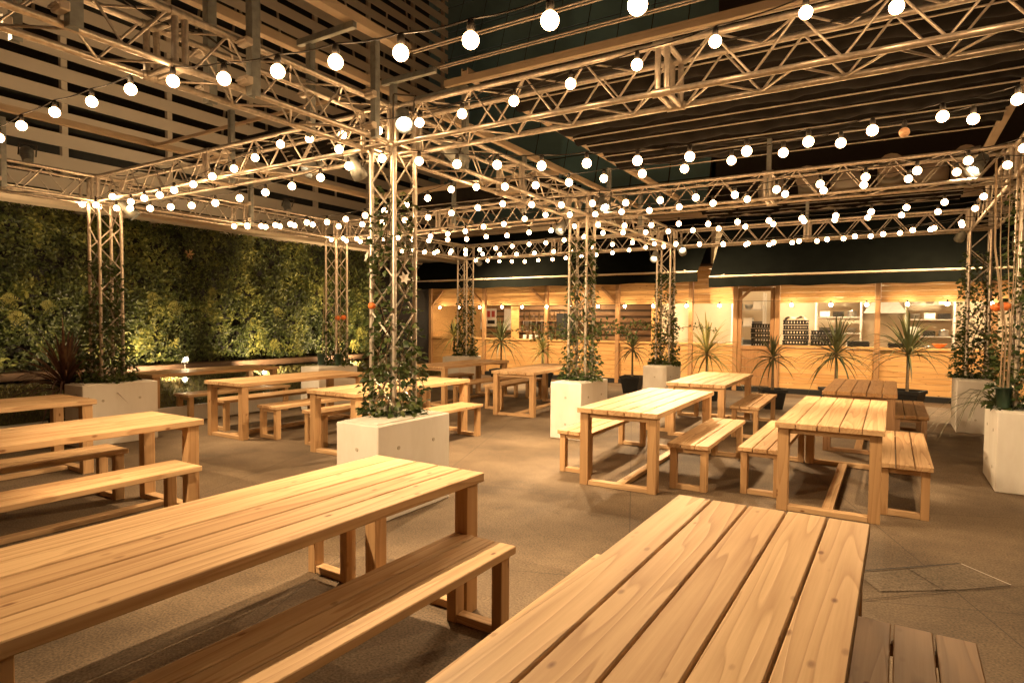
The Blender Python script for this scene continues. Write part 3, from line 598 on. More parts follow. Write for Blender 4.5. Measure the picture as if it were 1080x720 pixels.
# ------------------------------------------------------------------ canopy frame and cloth above the trusses
def post(u, v, z0, z1, label, w=.06):
    p = thing('support_post', label, 'post', (u, v, z0), 0, 'galvanised posts above the trusses')
    b = MB(); h = z1-z0
    b.box((0, 0, h/2), (w, .006, h)); b.box((-w/2+.003, w/2, h/2), (.006, w, h)); b.box((w/2-.003, w/2, h/2), (.006, w, h)); b.build('channel', M['galv'], p)
    for z in (.08, .32):
        b = MB(); b.box((0, -.03, z), (.1, .05, .05), .006); b.tube((-.05, -.06, z), (.05, -.06, z), .008, 6); b.build('clamp', M['rod'], p)
post(-3.52, 1.5, 3.02, 4.6, 'thick galvanised post clamped to the nearest truss at top left')
post(-3.95, 1.42, 3.02, 4.6, 'galvanised post behind the thick post at the top left corner', .045)
post(-3.52, 2.52, 3.0, 4.6, 'long dark post crossing the nearest truss right of the mid joint')
post(-3.95, 2.5, 3.02, 4.6, 'grey post on the back of the nearest truss beside the mid joint')
for i, (u, v) in enumerate(((-3.95, 3.35), (-3.52, 3.62), (-3.95, 4.3), (-3.5, 4.8), (-4.2, 7.1), (-3.5, 8.3), (-3.5, 9.6), (-8.4, 2.9), (-8.4, 6.0), (-8.4, 9.5), (-6.0, 7.95), (-1.3, 7.95), (-1.3, 11.87), (-6.0, 4.05))):
    post(u, v, 3.02, 3.78, 'short galvanised post under the canopy rails, '+['left of the middle column top', 'just before the middle column top', 'behind the middle column top', 'right of the middle column top', 'halfway to the second middle column', 'behind the second middle column', 'before the bar end of the middle line', 'on the living wall line nearest the camera', 'on the living wall line halfway along', 'on the living wall line near the bar', 'mid span of the left middle row', 'mid span of the right middle row', 'mid span of the right rear row', 'mid span of the left front row'][i], .05)
def rail(name, pts, w, h, m, label, cat='rail'):
    (u0, v0), (u1, v1), z = pts; b = MB(); L = math.hypot(u1-u0, v1-v0)
    b.box((0, 0, 0), (L, w, h), .004); b.box((0, w*.42, h*.7), (L, w*.14, h*.5)); b.box((0, -w*.42, h*.7), (L, w*.14, h*.5))
    o = b.build(name, m); lone(o, label, cat, ((u0+u1)/2, (v0+v1)/2, z), math.atan2(v1-v0, u1-u0), 'canopy rails')
rail('canopy_rail', ((-4.26, .6), (-4.26, 11.6), 3.82), .07, .05, M['tan'], 'long tan rail at the right side of the left bay')
rail('canopy_rail', ((-3.5, .6), (-3.5, 4.0), 3.82), .09, .05, M['tan'], 'tan double rail running to the middle column top')
rail('canopy_rail', ((-3.42, 4.7), (-3.42, 11.4), 3.86), .08, .05, M['tan'], 'tan rail at the left edge of the dark canopy')
rail('canopy_rail', ((1.0, 3.0), (1.0, 11.4), 3.86), .08, .05, M['tan'], 'tan rail at the right edge of the dark canopy')
rail('canopy_rail', ((-8.2, .6), (-8.2, 11.6), 3.82), .07, .05, M['tan'], 'tan rail along the living wall side')
rail('cross_rail', ((-3.66, 4.72), (1.05, 4.72), 3.8), .045, .045, M['tan'], 'pale cross rail at the front edge of the dark canopy')
rail('cross_rail', ((-8.15, 4.45), (-4.3, 4.45), 3.8), .025, .025, M['tan'], 'thin cross rail over the left bay')
rail('cross_rail', ((-8.15, 8.3), (-4.3, 8.3), 3.8), .05, .06, M['tan'], 'far cross rail over the left bay')
for i, (v, z) in enumerate(((3.98, 3.80), (4.34, 3.80), (4.38, 3.80), (4.02, 3.80))):
    b = MB(); b.tube((-2.3, 0, 0), (2.3, 0, 0), .007, 6); lone(b.build('guide_wire', M['rod']), 'pale guide wire, %s of the four over the right bay' % ['nearest', 'third', 'farthest', 'second nearest'][i], 'wire', (-1.15, v, z), 0, 'guide wires over the right bay')
for i, (u, v) in enumerate(((-3.75, 3.35), (-3.75, 4.3), (-3.75, 4.78))):
    b = MB(); b.box((0, 0, 0), (.62, .045, .05), .004); lone(b.build('bracket_arm', M['galv']), 'short bracket arm joining two canopy rails, %s the middle column top' % ['before', 'behind', 'well behind'][i], 'bracket', (u, v, 3.76), 0, 'bracket arms')
def canopy(label, u0, u1, vs_, z, sag, loose=0):
    c = thing('canopy', label, 'canopy', ((u0+u1)/2, vs_[0], z)); w = u1-u0; b = MB(); n = 40; rows_ = []; ys = []
    for i in range(len(vs_)-1):
        for k in range(6): ys.append((vs_[i]+(vs_[i+1]-vs_[i])*k/6, k/6))
    ys.append((vs_[-1], 0)); vs = []
    for j, (y, t) in enumerate(ys):
        for i in range(n+1):
            x = -w/2+w*i/n; vs.append((x, y-vs_[0], -sag*math.sin(math.pi*t)*(1+.18*math.sin(i*.9+j*.3))+.012*math.sin(i*2.3+j*.7)*math.sin(math.pi*t)))
    b.add(vs, [(j*(n+1)+i, j*(n+1)+i+1, (j+1)*(n+1)+i+1, (j+1)*(n+1)+i) for j in range(len(ys)-1) for i in range(n)], True)
    b.build('cloth', M['fabric'], c)
    for v in vs_:
        b = MB(); b.tube((-w/2, v-vs_[0], -sag*.75), (w/2, v-vs_[0], -sag*.85), .008, 6); b.build('rod', M['rod'], c)
canopy('dark pleated retractable canopy over the right bay', -3.38, .95, [4.78, 5.42, 5.83, 6.28, 6.85, 7.22, 7.78, 8.15, 8.7], 3.87, .10)
canopy('dark canopy cloth gathered at the far end of the left bay', -8.1, -4.35, [8.4, 8.6, 8.8, 9.0, 9.2], 3.8, .3)
canopy('short bunched dark canopy above the left front row', -6.6, -4.35, [4.6, 4.75, 4.9, 5.05, 5.2], 3.72, .2)
canopy('dark canopy before the bar above the rear row', -3.3, .95, [12.1, 12.5, 12.9, 13.3], 3.86, .1)
# ------------------------------------------------------------------ tables and benches
TW, TLn, TH = .80, 2.09, .75; BW, BL, BH = .385, 1.86, .44
def table_proto(w, L, H, nb, th, leg, woods, name):
    t = thing(name, 'x', 'table' if name == 'picnic_table' else 'bench', (0, 0, 0)); wx, wy, wz = woods
    b = MB(); gp = .009; bw = (w-gp*(nb-1))/nb
    for i in range(nb): b.box((-w/2+bw/2+i*(bw+gp), random.uniform(-.003, .003), H-th/2-random.uniform(0, .0015)), (bw, L, th), .004)
    b.build('tabletop' if name == 'picnic_table' else 'seat', wy, t)
    lx, ly = leg; zt = H-th-.002
    for s in (-1, 1):
        for q in (-1, 1):
            b = MB(); b.box((s*(w/2-.02-lx/2), q*(L/2-.03-ly/2), zt/2), (lx, ly, zt), .003); b.build('leg', wz, t)
        b = MB(); b.box((0, s*(L/2-.03-ly/2), .024), (w-.04-2*lx-.002, ly*.86, .044), .003); b.build('foot_rail', wx, t)
        b = MB(); b.box((0, s*(L/2-.03-ly/2), zt-.024), (w-.04-2*lx-.002, .04, .044), .003); b.build('top_rail', wx, t)
    if name == 'picnic_table': b = MB(); b.box((0, 0, .024), (.085, L-.06-2*ly-.01, .04), .003); b.build('stretcher', wy, t)
    return t
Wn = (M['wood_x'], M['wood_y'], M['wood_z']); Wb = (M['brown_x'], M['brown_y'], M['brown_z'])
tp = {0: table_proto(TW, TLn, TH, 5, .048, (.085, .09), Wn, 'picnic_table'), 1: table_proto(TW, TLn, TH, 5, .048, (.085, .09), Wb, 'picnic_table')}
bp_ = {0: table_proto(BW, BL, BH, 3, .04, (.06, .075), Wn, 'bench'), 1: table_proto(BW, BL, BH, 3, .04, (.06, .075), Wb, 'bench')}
used = set()
def put(protos_, key, w, uL, v1, L, rot, label, group):
    pr = protos_[key]; first = (id(protos_), key) not in used; used.add((id(protos_), key))
    o = pr if first else copy_tree(pr)
    o.location = G(uL+w/2, v1-L/2, 0); o.rotation_euler = (0, 0, -T+R(rot)+(math.pi if random.random() < .5 else 0)); o['label'] = label; o['group'] = group; return o
# left edge u, far end v, brown?, extra turn, description, [left bench, right bench]: (far v, offset)
tabs = [
 (-2.695, 2.785, 0, -.9, 'big pine table at the lower left of the picture', ('bench beyond the big lower left table, mostly hidden by it', 2.70, -.42), ('bench in front of the big lower left table, nearest the camera', 2.66, .70)),
 (-.866, 2.865, 0, -.6, 'big pine table at the lower middle, nearest the camera', ('bench whose corner shows left of the nearest middle table', 2.78, -.355), ('brown bench at the bottom right corner beside the nearest table, shade put into its colour', 2.73, .76)),  # right bench is pine, the brown wood paints in the table's shade
 (-5.65, 2.945, 0, -.5, 'pine table at the left edge before the column planter', ('bench behind the left edge table, toward the living wall', 2.84, -.42), ('bench in front of the left edge table', 2.81, .72)),
 (-7.74, 3.09, 0, -1.5, 'pine table cut off at the left edge, beside the purple plant', None, None),
 (-2.60, 7.59, 0, 1.0, 'pine table in the centre right, left of the table with open gaps', ('bench at the left side of the centre right table', 7.65, -.40), ('bench between the two foremost right tables, half in shade', 7.62, .79)),
 (-.82, 7.75, 0, 0, 'pine table at right with wide gaps between its five boards', ('bench at the left side of the wide gapped right table', 7.80, -.365), ('bench at the right side of the wide gapped right table', 7.77, .75)),
 (-10.1, 7.15, 0, 0, 'long table farthest left before the living wall and ground lamps', None, ('bench in front of the farthest left table', 7.2, .74)),
 (-7.95, 7.12, 0, 0, 'table left of the middle column, second from the living wall', ('bench on the wall side of the second table from the living wall', 7.12, -.40), ('bench on the near side of the second table from the living wall', 7.1, .73)),
 (-5.93, 7.15, 0, 0, 'table standing right behind the middle column planter', ('bench on the left side of the table behind the middle column', 7.1, -.40), ('bench with pale top sticking out right of the middle column planter', 7.05, .76)),
 (-2.70, 10.66, 0, 1.5, 'pine table in the rear right, left of the brown table', ('bench left of the rear right pine table, beside the column planter', 10.6, -.40), ('half shaded bench right of the rear right pine table', 10.72, .79)),
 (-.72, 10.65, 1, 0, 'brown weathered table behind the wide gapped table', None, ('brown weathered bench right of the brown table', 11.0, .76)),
 (-5.85, 10.9, 0, 5, 'table in the centre rear, left of the column planter', ('bench left of the centre rear table', 11.1, -.5), ('bench right of the centre rear table touching the planter', 11.2, .82)),
 (-7.76, 11.15, 0, 0, 'table at the far back before the leftmost potted palm', ('bench left of the far back table', 11.1, -.4), ('bench right of the far back table', 11.1, .76)),
]
for (u, v, bn, rot, lab, lb_, rb_) in tabs:
    tt = put(tp, bn, TW, u, v, TLn, rot, lab, 'slatted pine picnic tables')
    if 'lower left' in lab: tt.scale.y = 1.07; tt.location -= V3*.07
    for q in (lb_, rb_):
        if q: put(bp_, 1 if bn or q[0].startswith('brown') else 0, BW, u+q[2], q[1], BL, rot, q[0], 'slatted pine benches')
put(bp_, 0, BW, -8.35, 10.9, BL, 0, 'bench standing alone before the far left column planter', 'slatted pine benches') if False else None
# ------------------------------------------------------------------ string lights
STR = {'0L':[(-8.13,2.05,2.99),(-7.58,2.05,2.99),(-7.04,2.05,2.99),(-6.49,2.05,2.99),(-5.95,2.05,2.97),(-5.55,2.05,3.0),(-5.02,2.05,3.01),(-4.5,2.05,2.99),(-4.02,2.05,2.98)],'0R':[(-3.56,2.05,2.94),(-3.08,2.05,2.86),(-2.64,2.05,2.81),(-2.23,2.05,2.77),(-1.84,2.06,2.73),(-1.47,2.06,2.7),(-1.11,2.06,2.69),(-0.77,2.06,2.66),(-0.38,2.06,2.74),(0.02,2.07,2.78),(0.41,2.07,2.84),(0.81,2.07,2.92)],'1L':[(-8.73,3.85,3.01),(-8.39,3.85,2.97),(-7.97,3.84,3.03),(-7.56,3.84,2.93),(-7.25,3.83,2.94),(-6.92,3.82,2.94),(-6.62,3.81,2.96),(-6.25,3.8,2.98),(-5.9,3.79,3.02),(-5.53,3.78,3.05),(-5.19,3.77,3.11),(-4.81,3.76,3.18),(-4.41,3.75,3.17),(-4.05,3.76,3.03)],'1R':[(-4.0,3.75,3.14),(-3.58,3.74,3.11),(-3.14,3.73,3.1),(-2.72,3.71,3.09),(-2.27,3.7,3.1),(-1.83,3.69,3.13),(-1.37,3.67,3.15),(-0.9,3.66,3.18),(-0.43,3.65,3.22),(-0.02,3.64,3.14),(0.38,3.62,3.13),(0.79,3.61,3.12)],'2L':[(-8.64,4.0,3.0),(-8.21,4.0,2.94),(-7.89,4.0,2.91),(-7.45,4.0,2.87),(-7.04,4.01,2.85),(-6.63,4.01,2.83),(-6.21,4.02,2.82),(-5.79,4.02,2.83),(-5.39,4.03,2.85),(-4.99,4.03,2.87),(-4.6,4.04,2.91),(-4.23,4.04,2.97),(-3.83,4.05,2.99)],'2R':[(-3.43,4.07,2.92),(-3.07,4.12,2.86),(-2.71,4.17,2.82),(-2.34,4.23,2.78),(-1.99,4.3,2.77),(-1.62,4.38,2.76),(-1.26,4.46,2.76),(-0.89,4.55,2.77),(-0.51,4.63,2.8),(-0.14,4.71,2.84),(0.24,4.79,2.89),(0.62,4.86,2.95),(0.91,4.91,2.96)],'3L':[(-8.61,5.88,3.0),(-8.24,5.84,2.98),(-7.87,5.81,2.94),(-7.5,5.77,2.92),(-7.13,5.73,2.9),(-6.76,5.7,2.89),(-6.39,5.72,2.87),(-6.0,5.68,2.87),(-5.61,5.63,2.88),(-5.25,5.59,2.9),(-4.86,5.54,2.93),(-4.5,5.49,2.96),(-4.13,5.44,3.01),(-3.77,5.4,2.99)],'3R':[(-3.4,5.38,2.95),(-3.03,5.36,2.92),(-2.65,5.33,2.9),(-2.28,5.3,2.89),(-1.9,5.26,2.88),(-1.52,5.23,2.87),(-1.13,5.19,2.88),(-0.74,5.15,2.88),(-0.35,5.12,2.89),(0.04,5.09,2.9),(0.42,5.06,2.92),(0.81,5.03,2.95)],'4L':[(-8.4,5.96,2.99),(-8.0,5.98,2.96),(-7.7,6.0,2.95),(-7.39,6.01,2.94),(-7.04,6.04,2.93),(-6.53,6.05,2.87),(-6.16,6.13,2.88),(-5.78,6.11,2.87),(-5.42,6.15,2.88),(-5.06,6.18,2.89),(-4.71,6.21,2.92),(-4.34,6.25,2.96),(-4.0,6.28,2.98)],'4R':[(-3.64,6.35,2.95),(-3.25,6.35,2.91),(-2.86,6.34,2.89),(-2.47,6.34,2.86),(-2.09,6.34,2.85),(-1.72,6.33,2.84),(-1.34,6.33,2.83),(-0.96,6.32,2.84),(-0.59,6.32,2.85),(-0.23,6.31,2.87),(0.15,6.31,2.88),(0.5,6.31,2.92),(0.85,6.3,2.97)],'5L':[(-8.43,7.64,2.99),(-8.11,7.62,2.99),(-7.78,7.61,2.96),(-7.46,7.59,2.94),(-7.13,7.57,2.92),(-6.81,7.56,2.91),(-6.48,7.57,2.89),(-6.13,7.55,2.89),(-5.78,7.53,2.9),(-5.43,7.5,2.91),(-5.09,7.48,2.95),(-4.73,7.46,2.96),(-4.37,7.43,3.0),(-4.03,7.41,3.02)],'5R':[(-3.68,7.44,3.0),(-3.3,7.41,2.97),(-2.92,7.36,2.96),(-2.55,7.33,2.94),(-2.17,7.28,2.94),(-1.77,7.24,2.94),(-1.39,7.19,2.94),(-1.0,7.15,2.95),(-0.63,7.1,2.94),(-0.27,7.06,2.95),(0.1,7.02,2.96),(0.47,6.98,2.97),(0.83,6.94,2.98)],'6L':[(-8.31,7.88,2.99),(-7.98,7.89,2.96),(-7.72,7.91,2.94),(-7.33,7.98,2.92),(-6.93,8.02,2.91),(-6.54,8.01,2.9),(-6.18,8.05,2.9),(-5.83,8.09,2.89),(-5.48,8.13,2.91),(-5.12,8.17,2.91),(-4.76,8.23,2.94),(-4.4,8.27,2.95),(-4.04,8.32,2.99)],'6R':[(-3.67,8.35,2.99),(-3.27,8.36,2.95),(-2.88,8.37,2.93),(-2.5,8.38,2.92),(-2.11,8.39,2.89),(-1.74,8.41,2.89),(-1.36,8.42,2.88),(-0.98,8.43,2.88),(-0.61,8.44,2.88),(-0.24,8.46,2.9),(0.11,8.47,2.92),(0.47,8.48,2.95),(0.82,8.49,2.98)],'7L':[(-8.58,9.65,3.0),(-8.27,9.62,2.99),(-7.95,9.62,2.95),(-7.61,9.59,2.94),(-7.26,9.57,2.93),(-6.9,9.54,2.92),(-6.56,9.52,2.91),(-6.18,9.48,2.91),(-5.81,9.45,2.92),(-5.44,9.41,2.93),(-5.09,9.38,2.93),(-4.72,9.34,2.95),(-4.34,9.3,2.98),(-3.99,9.27,3.01)],'7R':[(-3.64,9.25,2.99),(-3.27,9.25,2.97),(-2.92,9.26,2.96),(-2.55,9.26,2.95),(-2.18,9.27,2.95),(-1.81,9.27,2.95),(-1.44,9.27,2.96),(-1.05,9.28,2.97),(-0.68,9.28,2.96),(-0.3,9.29,2.96),(0.07,9.29,2.96),(0.45,9.29,2.97),(0.82,9.3,2.98)],'8L':[(-8.41,9.78,2.99),(-8.14,9.82,2.97),(-7.87,9.81,2.94),(-7.51,9.86,2.93),(-7.15,9.89,2.89),(-6.78,9.94,2.88),(-6.42,9.99,2.86),(-6.07,10.03,2.85),(-5.72,10.1,2.86),(-5.36,10.18,2.88),(-5.01,10.25,2.91),(-4.64,10.32,2.93),(-4.29,10.4,2.97),(-3.94,10.46,2.99)],'8R':[(-3.59,10.6,2.96),(-3.2,10.59,2.94),(-2.8,10.58,2.91),(-2.41,10.57,2.89),(-2.02,10.57,2.87),(-1.63,10.56,2.86),(-1.26,10.55,2.86),(-0.87,10.54,2.86),(-0.5,10.53,2.88),(-0.14,10.53,2.89),(0.22,10.52,2.92),(0.47,10.51,2.93),(0.78,10.51,2.98)],'9L':[(-8.16,11.68,2.97),(-7.82,11.66,2.95),(-7.49,11.64,2.92),(-7.15,11.62,2.9),(-6.81,11.6,2.88),(-6.46,11.57,2.89),(-6.1,11.54,2.89),(-5.77,11.5,2.9),(-5.4,11.47,2.91),(-5.05,11.41,2.92),(-4.7,11.4,2.94),(-4.34,11.35,2.97),(-4.0,11.32,3.0)],'9R':[(-3.64,11.29,2.99),(-3.41,11.27,3.01),(-2.97,11.24,2.98),(-2.55,11.21,2.95),(-2.17,11.18,2.93),(-1.79,11.15,2.9),(-1.43,11.12,2.91),(-1.06,11.09,2.91),(-0.68,11.05,2.92),(-0.31,11.02,2.93),(0.07,10.99,2.95),(0.45,10.96,2.97),(0.82,10.93,3.0)]}
def socket_mesh():
    b = MB(); b.lathe((0, 0, 0), [(.012, .03), (.0165, .032), (.0165, .062), (.012, .075), (.006, .082)], 8); return b.mesh('socket', M['cable'])
def ball(r, n, m, name):
    b = MB(); k = n//2; prof = [(max(.0005, r*math.sin(math.pi*i/k)), -r*math.cos(math.pi*i/k)) for i in range(k+1)]; b.lathe((0, 0, 0), prof, n); return b.mesh(name, m)
RB = .034
ball_f = ball(RB, 10, M['bulb'], 'bulb'); ball_n = ball(RB, 20, M['bulb'], 'bulb'); ball_off = ball(RB, 20, M['bulb_off'], 'bulb'); ball_bar = ball(.034, 10, M['bulb_bar'], 'bulb'); sock = socket_mesh()
def bulb(parent, base, p, me):
    o = bpy.data.objects.new('bulb', me); C.objects.link(o); o.parent = parent; o.location = (p[0]-base[0], p[1]-base[1], p[2]-base[2])
    s = bpy.data.objects.new('socket', sock); C.objects.link(s); s.parent = o; s.location = (0, 0, .004); return o
bays = {'L': (-8.60, -3.85), 'R': (-3.6, 1.02)}
sname = ['nearest', 'second nearest', 'third nearest', 'fourth nearest', 'fifth nearest', 'sixth nearest', 'fourth from the bar', 'third from the bar', 'second from the bar', 'one closest to the bar']
for key, pts in STR.items():
    a, e = bays[key[1]]; base = (pts[0][0], pts[0][1], 3.0)
    t = thing('string_light', 'string of globe bulbs across the %s bay, the %s' % ('left' if key[1] == 'L' else 'right', sname[int(key[0])]), 'string lights', base, 0, 'strings of globe bulbs across the bays')
    pl = [(a, pts[0][1], 3.06)]+[(p[0], p[1], p[2]+.085) for p in pts]+[(e, pts[-1][1], 3.06)]
    fin = []
    for i in range(len(pl)-1):
        for k in range(3):
            s = k/3; fin.append((pl[i][0]+(pl[i+1][0]-pl[i][0])*s-base[0], pl[i][1]+(pl[i+1][1]-pl[i][1])*s-base[1], pl[i][2]+(pl[i+1][2]-pl[i][2])*s-base[2]-.012*math.sin(math.pi*s)))
    fin.append(tuple(pl[-1][j]-base[j] for j in range(3)))
    b = MB(); b.path(fin, .0045, 5); b.build('cable', M['cable'], t)
    for p in pts:
        off = key == '3R' and abs(p[0]-.03) < .12
        o = bulb(t, base, p, ball_off if off else (ball_n if p[1] < 6 else ball_f))
        if off: o['label'] = 'unlit bulb'
t = thing('string_light', 'string of globe bulbs along the lintel of the bar', 'string lights', (0, 14.98, 2.12), 0, 'strings of globe bulbs along the bar')
KB = [(-.78+i*.0582) for i in range(15)]
us = [k*14.98 for k in (-.7868, -.7384, -.6887, -.6370, -.5923, -.5400, -.4926, -.4383, -.3886, -.3386, -.2835, -.2315)]+[u for u in (-1.91, -1.13, -.46, .26, .93, 1.64, 2.4)]
b = MB(); b.path([(-12.2, 0, .02)]+[(u, 0, -.03) for u in us]+[(3.2, 0, .02)], .0045, 5); b.build('cable', M['cable'], t)
for u in us: bulb(t, (0, 0, 0), (u, 0, -.125), ball_bar)
# ------------------------------------------------------------------ spotlights on the trusses and in the lawn
def spotlight(pos, aim, label, W, size=86, group='spotlights clamped on the trusses', r=.072, ln=.2, lamp=True, blend=.7):
    p = G(*pos); d = (G(*aim)-p).normalized(); e = bpy.data.objects.new('spotlight', None); C.objects.link(e); e.location = p; e.empty_display_size = .1
    e.rotation_mode = 'XYZ'; e.rotation_euler = d.to_track_quat('-Z', 'Y').to_euler(); tag(e, label, 'spotlight', group)
    b = MB(); b.lathe((0, 0, 0), [(r*.55, ln*.75), (r*.8, ln*.6), (r*.85, 0), (r, -ln*.12), (r, -ln*.5), (r*.94, -ln*.5), (r*.9, -ln*.12), (r*.3, -ln*.05)], 16); b.build('housing', M['galv'], e)
    b = MB(); b.lathe((0, 0, 0), [(r*.42, -ln*.16), (r*.42, -ln*.13)], 16); b.build('lens', M['lens'], e)
    b = MB(); b.tube((-r*1.15, 0, 0), (-r*1.15, ln*.9, ln*.3), .008, 6); b.tube((r*1.15, 0, 0), (r*1.15, ln*.9, ln*.3), .008, 6); b.tube((-r*1.15, ln*.9, ln*.3), (r*1.15, ln*.9, ln*.3), .008, 6); b.build('yoke', M['dark_metal'], e)
    if lamp:
        l = bpy.data.lights.new('beam', 'SPOT'); l.energy = W*SPOT; l.spot_size = R(size); l.spot_blend = blend; l.shadow_soft_size = .022; l.color = (1, .675, .355)
        lo = bpy.data.objects.new('beam', l); C.objects.link(lo); lo.parent = e; lo.location = (0, 0, -ln*.55)
    return e
spotlight((-3.42, 3.86, 3.2), (-1.0, 1.6, .5), 'starry bright spotlight at the top of the middle column', 340)
spotlight((-5.0, 4.3, 3.12), (-5.6, 1.6, .5), 'spotlight with glowing rim hung on the front row left of the middle column', 330)
spotlight((-4.25, 4.15, 2.98), (-4.3, 6.6, .3), 'spotlight pointing down just left of the middle column top', 260)
spotlight((-3.3, 4.4, 3.02), (-1.6, 7.5, .5), 'spotlight body seen from behind right of the middle column top', 160)
spotlight((-4.0, 7.85, 2.92), (-4.6, 5.6, .3), 'spotlight at the top of the second middle column facing the camera', 300)
spotlight((-3.35, 7.8, 3.16), (-1.5, 5.6, .5), 'spotlight on the right side of the second middle column top', 120)
spotlight((-3.95, 11.7, 2.86), (-3.9, 9.0, .3), 'spotlight under the rear row near the bar facing the camera', 240)
spotlight((.7, 7.9, 3.2), (-1.2, 5.6, .3), 'spotlight at the right end of the middle row', 420)
spotlight((-3.55, 12.1, 3.0), (-2.8, 14.9, 1.2), 'spotlight body behind the rear row aimed at the bar', 260, 120)
spotlight((-8.4, 12.1, 3.0), (-8.0, 15.1, .8), 'spotlight body behind the farthest column aimed at the bar', 420, 130)
spotlight((.9, 12.1, 3.0), (0, 15.1, .8), 'spotlight body behind the right end of the rear row aimed at the bar', 260, 130)
spotlight((-3.45, 11.75, 3.0), (-1.2, 9.2, .4), 'spotlight on the right side of the column before the bar', 330)
spotlight((-8.8, 3.3, 3.5), (-13, 4.6, 7.0), 'spotlight on the living wall truss line, beam added to brighten the louvres', 65, 130)  # upward beam added to brighten the louvred wall
spotlight((-8.8, 7.0, 3.5), (-13, 9.0, 7.5), 'farther spotlight added on the living wall truss line to brighten the louvres', 55, 130)  # second added lamp, lifts the louvres farther along
spotlight((-3.95, .55, 3.1), (-4.0, 4.9, .1), 'spotlight on the nearest truss outside the left of the picture', 330)
spotlight((1.0, 4.3, 3.12), (.1, 7.6, .2), 'spotlight on the front row outside the right of the picture', 260)
spotlight((-8.3, 4.2, 2.95), (-7.0, 6.2, .3), 'spotlight at the top of the column before the living wall', 220)
M['globe'] = emit('lit_garden_globe', (1, .78, .46), 170)
for i, (u, v, z, on, a) in enumerate(((-10.0, 5.88, .56, 1, (-11.2, 5.6, 1.5)), (-10.2, 6.02, .88, 1, (-11.0, 4.2, 1.4)), (-10.0, 7.40, .58, 1, (-11.2, 8.6, 1.5)), (-10.0, 2.6, .5, 0, (-11.1, 3.4, 1.3)), (-10.0, 10.0, .56, 0, (-11.1, 10.0, 1.6)))):
    s_ = spotlight((u, v, z), a, 'small lawn spotlight, %s' % ['the lower of the two glowing beside the farthest left table', 'the upper of the two glowing beside the farthest left table', 'glowing under the second table from the living wall', 'at the left picture edge below the bright leaves', 'near the dark wall lighting the end of the living wall'][i], (75, 55, 140, 95, 170)[i], 115, 'spotlights in the lawn', .045, .09)
    g0 = .22+min(max(-9.35-u, 0), 1.05)*.38/1.05
    b = MB(); wv = s_.matrix_world.copy(); b.tube((0, 0, 0), (0, 0, -(z-g0)), .010, 6)
    o = b.build('stake', M['dark_metal'], s_); o.rotation_euler = Matrix.Rotation(0, 3, 'X').to_euler(); q = s_.rotation_euler.to_matrix().inverted(); o.rotation_euler = q.to_euler()
    if on: o = bpy.data.objects.new('globe', ball(.028, 12, M['globe'], 'globe')); C.objects.link(o); o.parent = s_; o.location = q @ Vector((.05, -.05, .03))
# ------------------------------------------------------------------ climbing plants on the columns
random.seed(21)
def climber(k, top, n, rad, lit, label, flowers=0, arms=0):
    cu, cv = colpos[k][:2]; t = thing('climbing_plant', label, 'climber', (cu, cv, .775), 0, 'climbing plants on the truss columns')
    b = MB(); lb2 = MB(); H = top-.775
    for s in range(5):
        a0 = random.random()*6.28; pts = []
        hh = H*random.uniform(.6, 1)
        for i in range(int(hh/.07)+2): z = i*.07; a = a0+z*2.4+.3*math.sin(z*5+s); r = .15+.03*math.sin(z*9+s*2); pts.append((r*math.cos(a), r*math.sin(a), z))
        b.path(pts, .006, 5)
    armp = []
    for s in range(arms):
        sg = 1 if s % 2 else -1; L = random.uniform(.5, .95); z0 = random.uniform(.45, .75); yy = random.uniform(-.25, .25)
        pts = [Vector((sg*(.1+L*i/8), yy*i/8, z0+.12*math.sin(i/8*2.2)-.10*(i/8)**2)) for i in range(9)]; b.path(pts, .005, 5); armp.append(pts)
    b.build('stem', M['stem'], t)
    for i in range(n):
        z = H*(random.random()**2.4) if random.random() < .85 else random.random()*H
        clump = math.sin(z*7+ord(k) % 5)*.5+math.sin(z*17)*.3
        if random.random() < .35*(clump+.6) : continue
        a = random.random()*6.28; r = rad*(.45+.75*random.random())*(1.15-.5*z/H)
        p = Vector((r*math.cos(a), r*math.sin(a), z)); d = Vector((math.cos(a), math.sin(a), random.uniform(-.7, .5)))+rv(.6)
        L = random.uniform(.04, .085)
        leaf(lb2, p, d, Vector((0, 0, 1))+rv(.7), L, L*random.uniform(.3, .45))
    for pts in armp:
        for i in range(70):
            p = random.choice(pts)+rv(.05); leaf(lb2, p, rv(1), Vector((0, 0, 1))+rv(.6), random.uniform(.04, .07), .018)
    lb2.build('leaves', M['leaf_ivy'], t)
    for i in range(flowers):
        z = random.uniform(.1, H*.8); a = random.uniform(3.6, 6.2); f = MB(); c0 = Vector((rad*1.05*math.cos(a), rad*1.05*math.sin(a), z)); out = Vector((math.cos(a), math.sin(a), .2))
        for q in range(6):
            s = out.orthogonal().normalized(); s.rotate(Matrix.Rotation(q*1.047, 3, out)); leaf(f, c0, s+out*.5, out, .06, .016)
        f.build('flower', M['flower'], t)
climber('B', 2.7, 1700, .21, 1, 'leafy climber with white flowers on the middle column nearest the camera', 2)
climber('A', 2.3, 2600, .24, 0, 'dense dark climber on the column before the living wall')
climber('C', 1.7, 900, .2, 0, 'low climber on the far left column behind the middle column')
climber('D', 2.3, 1700, .21, 0, 'climber on the farthest column at the left end of the bar')
climber('E', 2.75, 1800, .22, 1, 'wide climber with side shoots on the second middle column', 0, 8)
climber('F', 2.55, 2300, .21, 0, 'climber on the column before the bar door', 0, 3)
climber('G', 2.7, 3000, .24, 0, 'dense climber on the right column just before the bar')
climber('H', 2.9, 3000, .25, 0, 'climber on the rightmost column at the picture edge')
